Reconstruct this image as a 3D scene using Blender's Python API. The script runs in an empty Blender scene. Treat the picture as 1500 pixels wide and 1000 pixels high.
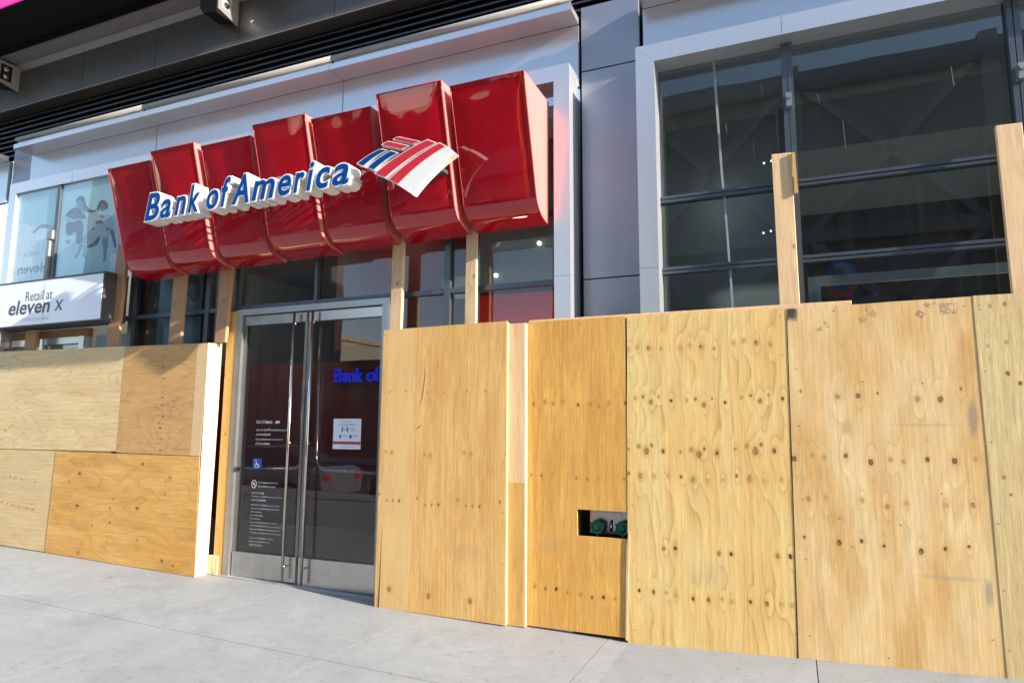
import bpy, bmesh, math, random
from mathutils import Vector, Matrix
random.seed(7)
R = math.radians
scene = bpy.context.scene
COL = scene.collection

# ------------------------------------------------------------------ camera
cam_d = bpy.data.cameras.new('camera')
cam_d.sensor_width = 36.0
cam_d.lens = 970.0 / 1500.0 * 36.0
cam_d.clip_start = 0.05
cam_d.clip_end = 2000
cam = bpy.data.objects.new('camera', cam_d)
COL.objects.link(cam)
YAW, PITCH, ROLL = R(22.884), R(7.436), R(0.2846)
_f = Vector((-math.sin(YAW) * math.cos(PITCH), math.cos(YAW) * math.cos(PITCH), math.sin(PITCH)))
_r = Vector((math.cos(YAW), math.sin(YAW), 0))
_u = _r.cross(_f)
_r2 = math.cos(ROLL) * _r + math.sin(ROLL) * _u
_u2 = -math.sin(ROLL) * _r + math.cos(ROLL) * _u
cm = Matrix((( _r2.x, _u2.x, -_f.x, 0), (_r2.y, _u2.y, -_f.y, -5.05), (_r2.z, _u2.z, -_f.z, 1.575), (0, 0, 0, 1)))
cam.matrix_world = cm
scene.camera = cam

# ------------------------------------------------------------------ light
TO_SUN = Vector((1.0, -0.172, 0.387)).normalized()
SUN_EL = math.asin(TO_SUN.z)
SUN_AZ = math.atan2(TO_SUN.x, TO_SUN.y)          # from +Y towards +X
world = bpy.data.worlds.new('World')
scene.world = world
world.use_nodes = True
wn = world.node_tree
wn.nodes.clear()
sky = wn.nodes.new('ShaderNodeTexSky')
sky.sky_type = 'NISHITA'
sky.sun_disc = False
sky.sun_elevation = SUN_EL
sky.sun_rotation = SUN_AZ
sky.air_density = 1.0
sky.dust_density = 0.6
sky.ozone_density = 1.2
bg = wn.nodes.new('ShaderNodeBackground')
bg.inputs['Strength'].default_value = 0.15
wo = wn.nodes.new('ShaderNodeOutputWorld')
wn.links.new(sky.outputs[0], bg.inputs['Color'])
wn.links.new(bg.outputs[0], wo.inputs['Surface'])
sun_d = bpy.data.lights.new('sun', 'SUN')
sun_d.energy = 5.0
sun_d.angle = R(0.53)
sun_d.color = (1.0, 0.92, 0.80)
sun = bpy.data.objects.new('sun', sun_d)
COL.objects.link(sun)
sun.location = (30, -8, 20)
sun.rotation_euler = TO_SUN.to_track_quat('Z', 'Y').to_euler()
vs = scene.view_settings
vs.view_transform = 'Standard'
vs.look = 'None'
vs.exposure = 1.5
scene.cycles.blur_glossy = 1.0
scene.cycles.sample_clamp_indirect = 0.0
vs.gamma = 1.0
vs.use_curve_mapping = False

# ------------------------------------------------------------------ node helper
class NB:
    def __init__(s, mat):
        mat.use_nodes = True
        s.t = mat.node_tree
        s.t.nodes.clear()
    def n(s, typ, **k):
        x = s.t.nodes.new(typ)
        for a, b in k.items(): setattr(x, a, b)
        return x
    def put(s, sock, v):
        if v is None: return
        if hasattr(v, 'is_linked') or isinstance(v, bpy.types.NodeSocket): s.t.links.new(v, sock)
        else:
            if sock.type == 'RGBA' and len(v) == 3: v = (*v, 1)
            sock.default_value = v
    def m(s, op, a, b=0.0, c=None, clamp=False):
        x = s.n('ShaderNodeMath', operation=op, use_clamp=clamp)
        s.put(x.inputs[0], a); s.put(x.inputs[1], b)
        if c is not None: s.put(x.inputs[2], c)
        return x.outputs[0]
    def xyz(s, a, b, c=0.0):
        x = s.n('ShaderNodeCombineXYZ')
        for i, v in enumerate((a, b, c)): s.put(x.inputs[i], v)
        return x.outputs[0]
    def sep(s, v):
        x = s.n('ShaderNodeSeparateXYZ'); s.put(x.inputs[0], v); return x.outputs
    def noise(s, vec, scale=1.0, detail=3.0, rough=0.5, dist=0.0):
        x = s.n('ShaderNodeTexNoise'); s.put(x.inputs['Vector'], vec)
        x.inputs['Scale'].default_value = scale; x.inputs['Detail'].default_value = detail
        x.inputs['Roughness'].default_value = rough; x.inputs['Distortion'].default_value = dist
        return x.outputs['Fac']
    def ramp(s, fac, pts, interp='LINEAR'):
        x = s.n('ShaderNodeValToRGB'); cr = x.color_ramp; cr.interpolation = interp
        while len(cr.elements) < len(pts): cr.elements.new(0.5)
        for e, (p, c) in zip(cr.elements, pts):
            e.position = p
            e.color = (c, c, c, 1) if not hasattr(c, '__len__') else (*c[:3], 1)
        s.put(x.inputs[0], fac)
        return x.outputs[0]
    def mix(s, fac, a, b, blend='MIX'):
        x = s.n('ShaderNodeMix', data_type='RGBA', blend_type=blend, clamp_factor=True)
        s.put(x.inputs['Factor'], fac); s.put(x.inputs[6], a); s.put(x.inputs[7], b)
        return x.outputs[2]
    def coord(s, which='Object'):
        return s.n('ShaderNodeTexCoord').outputs[which]
    def geopos(s):
        return s.n('ShaderNodeNewGeometry').outputs['Position']
    def bump(s, h, strength=0.3, dist=0.002):
        x = s.n('ShaderNodeBump'); s.put(x.inputs['Height'], h)
        x.inputs['Strength'].default_value = strength; x.inputs['Distance'].default_value = dist
        return x.outputs[0]
    def out(s, color, rough=0.5, metal=0.0, normal=None, coat=0.0, spec=0.5, emit=None, emit_s=0.0, coat_rough=0.03, aniso=None):
        p = s.n('ShaderNodeBsdfPrincipled')
        s.put(p.inputs['Base Color'], color); s.put(p.inputs['Roughness'], rough); s.put(p.inputs['Metallic'], metal)
        if normal is not None: s.put(p.inputs['Normal'], normal)
        p.inputs['Coat Weight'].default_value = coat; p.inputs['Coat Roughness'].default_value = coat_rough
        p.inputs['Specular IOR Level'].default_value = spec
        if emit is not None:
            s.put(p.inputs['Emission Color'], emit); p.inputs['Emission Strength'].default_value = emit_s
        o = s.n('ShaderNodeOutputMaterial')
        s.t.links.new(p.outputs[0], o.inputs[0])
        return p

def mat_plain(name, color, rough=0.5, metal=0.0, coat=0.0, var=0.08, scale=3.0, spec=0.5, bump=0.0, emit=None, emit_s=0.0, streak=False):
    m = bpy.data.materials.new(name); b = NB(m)
    pos = b.geopos()
    if streak:
        mp = b.n('ShaderNodeMapping'); b.put(mp.inputs[0], pos); mp.inputs['Scale'].default_value = (9, 9, 0.8)
        pos2 = mp.outputs[0]
    else: pos2 = pos
    nz = b.noise(pos2, scale, 5, 0.6)
    f = b.ramp(nz, [(0.3, 1 - var), (0.7, 1 + 0.0)])
    c = b.mix(1.0, color, f, 'MULTIPLY')
    r = b.m('MULTIPLY_ADD', nz, 0.12, rough - 0.06)
    nrm = b.bump(b.noise(pos, 60, 4), bump, 0.003) if bump else None
    b.out(c, r, metal, nrm, coat, spec, emit, emit_s)
    return m

# ------------------------------------------------------------------ wood materials
KG = None
def knot_group():
    g = bpy.data.node_groups.new('knot', 'ShaderNodeTree')
    I = g.interface
    for nm in ('UV', 'Center', 'InvScale'): I.new_socket(nm, in_out='INPUT', socket_type='NodeSocketVector')
    for nm in ('DPrev', 'BPrev'): I.new_socket(nm, in_out='INPUT', socket_type='NodeSocketFloat')
    for nm in ('D', 'B'): I.new_socket(nm, in_out='OUTPUT', socket_type='NodeSocketFloat')
    gi = g.nodes.new('NodeGroupInput'); go = g.nodes.new('NodeGroupOutput')
    def vm(op, a, b=None):
        x = g.nodes.new('ShaderNodeVectorMath'); x.operation = op
        g.links.new(a, x.inputs[0])
        if b is not None: g.links.new(b, x.inputs[1])
        return x
    def mm(op, a, b):
        x = g.nodes.new('ShaderNodeMath'); x.operation = op
        for i, v in enumerate((a, b)):
            if isinstance(v, float): x.inputs[i].default_value = v
            else: g.links.new(v, x.inputs[i])
        return x.outputs[0]
    s = vm('SUBTRACT', gi.outputs['UV'], gi.outputs['Center']).outputs[0]
    s = vm('MULTIPLY', s, gi.outputs['InvScale']).outputs[0]
    d = vm('LENGTH', s).outputs['Value']
    g.links.new(mm('MINIMUM', d, gi.outputs['DPrev']), go.inputs['D'])
    sq = vm('MULTIPLY', s); sq.inputs[1].default_value = (1.0, 0.42, 0)
    dl = vm('LENGTH', sq.outputs[0]).outputs['Value']
    d2 = mm('MULTIPLY', dl, dl)
    e = mm('POWER', 2.718, mm('MULTIPLY', d2, -0.16))
    g.links.new(mm('ADD', e, gi.outputs['BPrev']), go.inputs['B'])
    return g

def plywood(name, base, late, heart, knots=(), period=None, levels=9.0, fu=2.2, fv=0.5, contrast=0.6, horiz=False,
            seed=0.0, kdark=1.0, smudges=(), strip=None, patch=0.5, kb=0.8, fine=1.0, grey=0.0, lin=0.0):
    """rotary-cut veneer: contour lines of a stretched noise, bent round knots that come back every turn of the log"""
    global KG
    base, late, heart = [(min(c[0] * 1.15, .85), c[1] * 1.10, c[2] * 0.90) for c in (base, late, heart)]
    if KG is None: KG = knot_group()
    m = bpy.data.materials.new(name); b = NB(m)
    uv = b.coord('UV')
    su = b.sep(uv)
    U, V = (su[1], su[0]) if horiz else (su[0], su[1])
    wob = b.noise(b.xyz(U, V, seed), 3.0, 2)
    Uw = b.m('ADD', U, b.m('MULTIPLY', b.m('SUBTRACT', wob, 0.5), 0.012))
    Vw = b.m('ADD', V, b.m('MULTIPLY', b.m('SUBTRACT', b.noise(b.xyz(U, V, seed + 3), 2.5, 1), 0.5), 0.05))
    if period:
        k = b.m('FLOOR', b.m('DIVIDE', Uw, period))
        Uk = b.m('SUBTRACT', Uw, b.m('MULTIPLY', k, period))
        drift = b.m('MULTIPLY', b.m('SINE', b.m('MULTIPLY_ADD', k, 2.7, seed)), 0.012)
        Vk = b.m('ADD', Vw, drift)
    else: Uk, Vk = Uw, Vw
    kv = b.xyz(Uk, Vk, 0)
    d, B = 9.0, 0.0
    for (ku, kvv, kr) in knots:
        g = b.n('ShaderNodeGroup'); g.node_tree = KG
        b.put(g.inputs['UV'], kv); g.inputs['Center'].default_value = (ku, kvv, 0)
        kr *= 0.92; g.inputs['InvScale'].default_value = (1 / kr, 1 / (kr * 1.3), 0)
        b.put(g.inputs['DPrev'], d); b.put(g.inputs['BPrev'], B)
        d, B = g.outputs['D'], g.outputs['B']
    h = b.noise(b.xyz(b.m('MULTIPLY', U, fu), b.m('MULTIPLY', V, fv), seed + 11), 1.0, 2.5, 0.45, 0.15)
    hh = b.m('MULTIPLY_ADD', U, lin, b.m('MULTIPLY', h, levels))
    if knots: hh = b.m('ADD', hh, b.m('MULTIPLY', B, kb))
    hh = b.m('ADD', hh, b.m('MULTIPLY', b.noise(b.xyz(b.m('MULTIPLY', U, 40), b.m('MULTIPLY', V, 3), seed), 1, 2), 0.10))
    fr = b.m('FRACT', hh)
    line = b.ramp(fr, [(0.0, 0.0), (0.45, 0.10), (0.80, 0.45), (0.93, 1.0), (1.0, 0.0)])
    msk = b.ramp(b.noise(b.xyz(b.m('MULTIPLY', U, 1.5), b.m('MULTIPLY', V, 0.9), seed + 5), 2.0, 2), [(0.32, 0.25), (0.62, 1.0)])
    line = b.m('MULTIPLY', b.m('MULTIPLY', line, msk), contrast)
    big = b.ramp(b.noise(b.xyz(b.m('MULTIPLY', U, 3.2), b.m('MULTIPLY', V, 0.8), seed + 20), 1.6, 3, 0.55), [(0.36, 0.0), (0.66, 1.0)])
    col = b.mix(b.m('MULTIPLY', big, patch), base, heart)
    col = b.mix(line, col, late)
    fib = b.noise(b.xyz(b.m('MULTIPLY', U, 260), b.m('MULTIPLY', V, 7), seed), 1.0, 3, 0.7)
    col = b.mix(1.0, col, b.ramp(fib, [(0.25, 1 - 0.30 * fine), (0.75, 1.0 + 0.06)]), 'MULTIPLY')
    fib2 = b.noise(b.xyz(b.m('MULTIPLY', U, 45), b.m('MULTIPLY', V, 1.4), seed + 2), 1.0, 4, 0.6)
    col = b.mix(1.0, col, b.ramp(fib2, [(0.3, 1 - 0.20 * fine), (0.7, 1.03)]), 'MULTIPLY')
    fib3 = b.noise(b.xyz(b.m('MULTIPLY', U, 95), b.m('MULTIPLY', V, 1.1), seed + 7), 1.0, 3, 0.55)
    col = b.mix(b.m('MULTIPLY', b.ramp(fib3, [(0.56, 0.0), (0.70, 1.0)]), 0.30 * fine), col, late)
    pk = b.n('ShaderNodeTexVoronoi'); b.put(pk.inputs['Vector'], b.xyz(b.m('MULTIPLY', U, 13), b.m('MULTIPLY', V, 8), seed)); pk.inputs['Scale'].default_value = 1.0
    pkr = b.sep(pk.outputs['Color'])[0]
    pin = b.m('MULTIPLY', b.ramp(pk.outputs['Distance'], [(0.018, 1.0), (0.040, 0.0)]), b.m('GREATER_THAN', pkr, 0.72))
    col = b.mix(b.m('MULTIPLY', pin, 0.8), col, tuple(c * .25 for c in late))
    tr = b.noise(b.xyz(b.m('MULTIPLY', U, 9), b.m('MULTIPLY', V, 60), seed + 4), 1.0, 5, 0.75)
    col = b.mix(b.m('MULTIPLY', b.ramp(tr, [(0.62, 0.0), (0.72, 1.0)]), 0.22), col, tuple(min(c * 1.25, .85) for c in base))
    # weathering, mill glaze and rubbed dirt
    wz = b.ramp(b.noise(b.xyz(su[0], su[1], seed + 9), 5.0, 6, 0.65), [(0.5, 0.0), (0.8, 1.0)])
    col = b.mix(b.m('MULTIPLY', wz, 0.10 + grey), col, (0.42, 0.38, 0.32))
    if strip:                       # a paler veneer strip with a straight joint
        for (a0, a1, cc, amt) in strip:
            inside = b.m('MULTIPLY', b.m('GREATER_THAN', su[0], a0), b.m('LESS_THAN', su[0], a1))
            col = b.mix(b.m('MULTIPLY', inside, amt), col, cc)
    if knots:
        dn = b.m('MULTIPLY_ADD', b.noise(b.xyz(U, V, seed), 45, 3, 0.6), 0.9, b.m('SUBTRACT', d, 0.45))
        halo = b.ramp(dn, [(0.0, 0.0), (1.0 / 3, 1.0), (0.75, 0.0)])     # dn / 3 domain below
        dn3 = b.m('DIVIDE', dn, 3.0)
        halo = b.ramp(dn3, [(0.30, 1.0), (0.80, 0.0)])
        col = b.mix(b.m('MULTIPLY', halo, 0.5), col, late)
        kc = b.ramp(dn3, [(0.0, (0.10, 0.05, 0.025)), (0.10, (0.20, 0.10, 0.042)), (0.17, (0.27, 0.145, 0.06)), (0.24, (0.055, 0.025, 0.012)), (0.29, (0.03, 0.014, 0.008))])
        # some knots are pale and tight, some dark
        kw = b.n('ShaderNodeTexVoronoi'); b.put(kw.inputs['Vector'], b.xyz(b.m('MULTIPLY', Uk, 9), b.m('MULTIPLY', Vk, 7), seed)); kw.inputs['Scale'].default_value = 1.0
        kvar = b.sep(kw.outputs['Color'])[0]
        kc = b.mix(b.m('MULTIPLY', kvar, 0.85), kc, tuple(c * .75 for c in heart))
        kd = b.sep(kw.outputs['Color'])[1]
        kc = b.mix(b.m('MULTIPLY', b.m('GREATER_THAN', kd, 0.80), 0.8), kc, (0.06, 0.03, 0.016))
        kf = b.ramp(dn3, [(0.27, kdark), (0.36, 0.0)])
        col = b.mix(kf, col, kc)
    for (sx, sz, rx, rz, cc, amt, pw) in smudges:
        q = b.n('ShaderNodeVectorMath', operation='SUBTRACT'); b.put(q.inputs[0], uv); q.inputs[1].default_value = (sx, sz, 0)
        q2 = b.n('ShaderNodeVectorMath', operation='MULTIPLY'); b.put(q2.inputs[0], q.outputs[0]); q2.inputs[1].default_value = (1 / rx, 1 / rz, 0)
        qx = b.sep(q2.outputs[0])
        dd = b.m('POWER', b.m('ADD', b.m('POWER', b.m('ABSOLUTE', qx[0]), pw), b.m('POWER', b.m('ABSOLUTE', qx[1]), pw)), 1 / pw)
        dd = b.m('ADD', dd, b.m('MULTIPLY', b.m('SUBTRACT', b.noise(uv, 28, 5, 0.75), 0.5), 1.1))
        col = b.mix(b.ramp(dd, [(0.45, amt), (1.3, 0.0)]), col, cc)
    hb = b.m('ADD', b.m('MULTIPLY', fib, 0.5), b.m('MULTIPLY', line, -0.6))
    b.out(col, b.m('MULTIPLY_ADD', fib2, 0.2, 0.5), 0, b.bump(hb, 0.25, 0.0015), spec=0.3)
    return m

def lumber(name, base, late, seed=0.0, levels=14, fu=6.0, fv=0.35):
    return plywood(name, base, late, tuple(x * 0.9 for x in base), knots=[(0.05, 0.55, 0.012), (0.09, 1.5, 0.014), (0.03, 2.1, 0.010), (0.1, 2.9, 0.013)],
                   levels=levels, fu=fu, fv=fv, contrast=0.45, seed=seed, kdark=0.8, kb=0.6, patch=0.4)

# ------------------------------------------------------------------ geometry helpers
class MB:
    def __init__(s): s.v, s.f, s.mi = [], [], []
    def quad(s, *p, mi=0):
        i = len(s.v); s.v += [tuple(q) for q in p]; s.f.append(tuple(range(i, i + len(p)))); s.mi.append(mi)
    def box(s, x0, x1, y0, y1, z0, z1, mi=0):
        i = len(s.v)
        s.v += [(x0, y0, z0), (x1, y0, z0), (x1, y1, z0), (x0, y1, z0), (x0, y0, z1), (x1, y0, z1), (x1, y1, z1), (x0, y1, z1)]
        for q in ((0, 3, 2, 1), (4, 5, 6, 7), (0, 1, 5, 4), (1, 2, 6, 5), (2, 3, 7, 6), (3, 0, 4, 7)):
            s.f.append(tuple(i + k for k in q)); s.mi.append(mi)
    def hexa(s, p, mi=0):           # 8 points in box order
        i = len(s.v); s.v += [tuple(q) for q in p]
        for q in ((0, 3, 2, 1), (4, 5, 6, 7), (0, 1, 5, 4), (1, 2, 6, 5), (2, 3, 7, 6), (3, 0, 4, 7)):
            s.f.append(tuple(i + k for k in q)); s.mi.append(mi)
    def prism(s, pts, y0, y1, mi=0, side_mi=None):   # polygon in (x,z) extruded along y; pts counter-clockwise seen from -y
        n = len(pts); i = len(s.v)
        s.v += [(x, y0, z) for x, z in pts] + [(x, y1, z) for x, z in pts]
        s.f.append(tuple(range(i, i + n))); s.mi.append(mi)
        s.f.append(tuple(range(i + 2 * n - 1, i + n - 1, -1))); s.mi.append(mi if side_mi is None else side_mi)
        for k in range(n):
            l = (k + 1) % n
            s.f.append((i + l, i + k, i + n + k, i + n + l)); s.mi.append(mi if side_mi is None else side_mi)
    def tube(s, pts, r, n=10, mi=0, cap=True):
        pts = [Vector(p) for p in pts]; rings = []
        for k, p in enumerate(pts):
            t = (pts[min(k + 1, len(pts) - 1)] - pts[max(k - 1, 0)]).normalized()
            a = t.cross(Vector((0, 1, 0)) if abs(t.y) < 0.9 else Vector((1, 0, 0))).normalized(); c = t.cross(a)
            rings.append(len(s.v))
            for j in range(n):
                w = 2 * math.pi * j / n
                s.v.append(tuple(p + r * (math.cos(w) * a + math.sin(w) * c)))
        for k in range(len(rings) - 1):
            for j in range(n):
                l = (j + 1) % n
                s.f.append((rings[k] + j, rings[k] + l, rings[k + 1] + l, rings[k + 1] + j)); s.mi.append(mi)
        if cap:
            s.f.append(tuple(rings[0] + j for j in range(n - 1, -1, -1))); s.mi.append(mi)
            s.f.append(tuple(rings[-1] + j for j in range(n))); s.mi.append(mi)
    def lathe(s, c, prof, n=20, mi=0):               # profile (r, y) about an axis along y through c=(x,z)
        rings = []
        for r, y in prof:
            rings.append(len(s.v))
            for j in range(n):
                w = 2 * math.pi * j / n
                s.v.append((c[0] + r * math.cos(w), y, c[1] + r * math.sin(w)))
        for k in range(len(prof) - 1):
            for j in range(n):
                l = (j + 1) % n
                s.f.append((rings[k] + j, rings[k] + l, rings[k + 1] + l, rings[k + 1] + j)); s.mi.append(mi)
        s.f.append(tuple(rings[0] + j for j in range(n))); s.mi.append(mi)
        s.f.append(tuple(rings[-1] + j for j in range(n - 1, -1, -1))); s.mi.append(mi)
    def build(s, name, mats, parent=None, uv=None, smooth=False, bevel=0.0):
        me = bpy.data.meshes.new(name)
        o = bpy.data.objects.new(name, me)
        org = Vector((0, 0, 0)); q = parent
        while q is not None: org += q.location; q = q.parent
        me.from_pydata([tuple(Vector(p) - org) for p in s.v], [], s.f)
        for m in (mats if isinstance(mats, (list, tuple)) else [mats]): me.materials.append(m)
        for p, mi in zip(me.polygons, s.mi): p.material_index = mi; p.use_smooth = smooth
        if uv:
            l = me.uv_layers.new(name='UVMap')
            for lp in me.loops:
                p = s.v[lp.vertex_index]; l.data[lp.index].uv = uv(p)
        bm = bmesh.new(); bm.from_mesh(me)
        bmesh.ops.remove_doubles(bm, verts=bm.verts, dist=1e-5) if bevel else None
        bmesh.ops.recalc_face_normals(bm, faces=bm.faces)
        if bevel: bmesh.ops.bevel(bm, geom=bm.edges[:], offset=bevel, segments=1, affect='EDGES', clamp_overlap=True)
        bm.to_mesh(me); bm.free()
        COL.objects.link(o)
        if parent: o.parent = parent
        return o

def tag(o, label=None, cat=None, group=None, kind=None):
    if label: o['label'] = label
    if cat: o['category'] = cat
    if group: o['group'] = group
    if kind: o['kind'] = kind
    return o
def thing(name, loc, label, cat, group=None):
    o = bpy.data.objects.new(name, None); o.empty_display_size = 0.1
    o.location = loc; COL.objects.link(o)
    return tag(o, label, cat, group)
def box(name, x0, x1, y0, y1, z0, z1, mat, parent=None, uv=None, bevel=0.0):
    b = MB(); b.box(x0, x1, y0, y1, z0, z1)
    return b.build(name, mat, parent, uv, bevel=bevel)

def text_mesh(txt, size=1.0, shear=0.0, offset=0.0, extrude=0.0, space=1.0, res=4, align='LEFT'):
    cu = bpy.data.curves.new('text', 'FONT'); cu.body = txt; cu.size = size; cu.shear = shear
    cu.offset = offset; cu.extrude = extrude; cu.space_character = space; cu.resolution_u = res; cu.align_x = align
    o = bpy.data.objects.new('text', cu); COL.objects.link(o)
    dg = bpy.context.evaluated_depsgraph_get()
    me = bpy.data.meshes.new_from_object(o.evaluated_get(dg))
    bpy.data.objects.remove(o); bpy.data.curves.remove(cu)
    return me
def text_part(name, txt, x0, x1, z0, z1, y, mat, parent, shear=0.0, offset=0.0, depth=0.0, mirror=False, mats=None, ink=None):
    """lettering standing in a plane facing -y, fitted into the box x0..x1, z0..z1 (z measured on the glyph outline)"""
    me = text_mesh(txt, 1.0, shear, offset, 0.5 if depth else 0.0)
    xs = [v.co.x for v in me.vertices]; ys = [v.co.y for v in me.vertices]
    ax, bx, ay, by = min(xs), max(xs), min(ys), max(ys)
    if ink: ay, by = ink
    org = Vector((0, 0, 0)); q = parent
    while q is not None: org += q.location; q = q.parent
    for v in me.vertices:
        u = (v.co.x - ax) / (bx - ax); w = (v.co.y - ay) / (by - ay)
        if mirror: u = 1 - u
        v.co = Vector((x0 + u * (x1 - x0), y - (v.co.z - 0.5) * depth if depth else y, z0 + w * (z1 - z0))) - org
    me.materials.clear(); me.materials.append(mat); me.name = name
    bm = bmesh.new(); bm.from_mesh(me)
    if depth: bmesh.ops.recalc_face_normals(bm, faces=bm.faces)
    bm.to_mesh(me); bm.free()
    o = bpy.data.objects.new(name, me); COL.objects.link(o)
    if parent: o.parent = parent
    return o

# ------------------------------------------------------------------ materials
M = {}
def metal(name, col, rough, met=0.85, **k): M[name] = mat_plain(name, col, rough, met, **k); return M[name]
metal('silver', (0.60, 0.61, 0.64), 0.30, 0.7, var=0.05, scale=5, streak=True)
metal('fascia', (0.60, 0.60, 0.62), 0.30, 0.85, var=0.05, scale=2)
metal('recess', (0.36, 0.37, 0.42), 0.50, 0.85, var=0.12, scale=2)
metal('rail', (0.27, 0.265, 0.25), 0.5, 0.2)
metal('dark_panel', (0.10, 0.092, 0.08), 0.40, 0.6, var=0.12, scale=2)
metal('soffit_panel', (0.26, 0.25, 0.24), 0.45, 0.5, var=0.1, scale=2)
metal('louver', (0.06, 0.06, 0.065), 0.45, 0.5)
metal('mullion', (0.10, 0.12, 0.14), 0.35, 0.6)
metal('steel', (0.55, 0.53, 0.50), 0.26, 0.95, var=0.12, scale=8)
metal('door_metal', (0.26, 0.25, 0.24), 0.3, 0.9, var=0.1, scale=8)
metal('frame_metal', (0.42, 0.42, 0.42), 0.32, 0.85, var=0.08, scale=8)
metal('threshold', (0.40, 0.40, 0.40), 0.6, 0.5, var=0.2, scale=10)
metal('chrome', (0.50, 0.48, 0.46), 0.16, 1.0, var=0.05)
metal('dull_steel', (0.36, 0.37, 0.38), 0.4, 0.8)
M['white'] = mat_plain('white_paint', (0.80, 0.79, 0.76), 0.4, var=0.05)
M['white_edge'] = mat_plain('white_returns', (0.78, 0.77, 0.74), 0.35, var=0.10, scale=14)
M['blue'] = mat_plain('blue_face', (0.001, 0.050, 0.235), 0.6, var=0.04, spec=0.08)
M['run'] = mat_plain('dried_run', (0.13, 0.16, 0.16), 0.6)
M['strip_pale'] = mat_plain('pane_strip', (0.24, 0.28, 0.28), 0.6, var=0.3, scale=12)
M['stripe_red'] = mat_plain('stripe_red', (0.56, 0.015, 0.03), 0.45, var=0.05, spec=0.3)
M['black'] = mat_plain('matt_black', (0.006, 0.006, 0.007), 0.8, spec=0.15)
M['grey_dark'] = mat_plain('dark_grey', (0.05, 0.05, 0.055), 0.5)
M['sign_white'] = mat_plain('sign_face', (0.74, 0.77, 0.84), 0.35, var=0.03, coat=0.2)
M['sign_ink'] = mat_plain('sign_ink', (0.06, 0.06, 0.075), 0.5)
M['pale_ink'] = mat_plain('pale_ink', (0.70, 0.70, 0.70), 0.6)
M['blue_ink'] = mat_plain('sticker_blue', (0.01, 0.08, 0.40), 0.4)
M['red_ink'] = mat_plain('notice_red', (0.45, 0.04, 0.05), 0.5)
M['paper'] = mat_plain('paper', (0.74, 0.77, 0.83), 0.55)
M['asphalt'] = mat_plain('asphalt', (0.05, 0.05, 0.052), 0.8, var=0.3, scale=8, bump=0.4)
M['green_cap'] = mat_plain('green_cap', (0.01, 0.20, 0.10), 0.5, var=0.2, scale=30)
M['magenta'] = mat_plain('led_magenta', (0.03, 0.01, 0.02), 0.4, emit=(0.62, 0.015, 0.26), emit_s=0.55)

def red_gloss():
    m = bpy.data.materials.new('red_gloss'); b = NB(m)
    pos = b.geopos()
    nz = b.noise(pos, 2.0, 3)
    mp = b.n('ShaderNodeMapping'); b.put(mp.inputs[0], pos); mp.inputs['Scale'].default_value = (14, 14, 1.2)
    dust = b.ramp(b.noise(mp.outputs[0], 1.5, 6, 0.7), [(0.5, 0.0), (0.85, 0.35)])
    c = b.mix(b.m('MULTIPLY', dust, 0.06), b.mix(nz, (0.33, 0.002, 0.010), (0.38, 0.003, 0.012)), (0.5, 0.2, 0.18))
    b.out(c, b.m('MULTIPLY_ADD', dust, 0.08, 0.03), 0, b.bump(b.noise(pos, 3.4, 1.0), 0.22, 0.03), 0.7, 0.5, coat_rough=0.015)
    return m
M['red_gloss'] = red_gloss()
M['red_side_glare'] = mat_plain('red_side_glare', (0.62, 0.16, 0.145), 0.4, var=0.05)  # pink sun glare put into the base colour of the glossy red sides
M['red_rim'] = mat_plain('red_rim', (0.26, 0.006, 0.012), 0.25, var=0.05)

def glass(name, tint=(0.8, 0.86, 0.86), base_refl=0.0, trans=0.85, rough=0.004, boost=1.0, dust=0.10):
    m = bpy.data.materials.new(name); b = NB(m)
    pos = b.geopos()
    fr = b.n('ShaderNodeFresnel')
    back = b.n('ShaderNodeNewGeometry').outputs['Backfacing']
    b.put(fr.inputs['IOR'], b.m('MULTIPLY_ADD', back, 1 / 1.52 - 1.52, 1.52))      # same reflectance from both faces of the sheet
    wav = b.bump(b.noise(pos, 1.1, 2), 0.06, 0.02)
    b.put(fr.inputs['Normal'], wav)
    tr = b.n('ShaderNodeBsdfTransparent'); tr.inputs[0].default_value = (*[t * trans for t in tint], 1)
    gl = b.n('ShaderNodeBsdfGlossy'); gl.inputs['Roughness'].default_value = rough; gl.inputs[0].default_value = (0.92, 0.95, 0.96, 1)
    b.put(gl.inputs['Normal'], wav)
    f = b.m('ADD', b.m('MULTIPLY', fr.outputs[0], boost), base_refl, clamp=True)
    mx = b.n('ShaderNodeMixShader'); b.put(mx.inputs[0], f)
    b.t.links.new(tr.outputs[0], mx.inputs[1]); b.t.links.new(gl.outputs[0], mx.inputs[2])
    # thin film of street dust and dried runs
    df = b.n('ShaderNodeBsdfDiffuse'); df.inputs[0].default_value = (0.5, 0.5, 0.48, 1)
    mp = b.n('ShaderNodeMapping'); b.put(mp.inputs[0], pos); mp.inputs['Scale'].default_value = (16, 16, 0.5)
    runs = b.ramp(b.noise(mp.outputs[0], 1.0, 5, 0.7), [(0.50, 0.0), (0.85, dust)])
    mx2 = b.n('ShaderNodeMixShader'); b.put(mx2.inputs[0], b.m('ADD', runs, dust * 0.1))
    b.t.links.new(mx.outputs[0], mx2.inputs[1]); b.t.links.new(df.outputs[0], mx2.inputs[2])
    o = b.n('ShaderNodeOutputMaterial'); b.t.links.new(mx2.outputs[0], o.inputs[0])
    return m
M['glass'] = glass('glass', (0.95, 0.98, 0.98), 0.0, 0.98)
M['glass_dark'] = glass('glass_tinted', (0.78, 0.82, 0.83), 0.005, 0.90, boost=1.0, dust=0.02)
M['glass_bay'] = glass('glass_bay', (0.72, 0.79, 0.82), 0.01, 0.86, 0.004, 1.1, 0.02)

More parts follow.
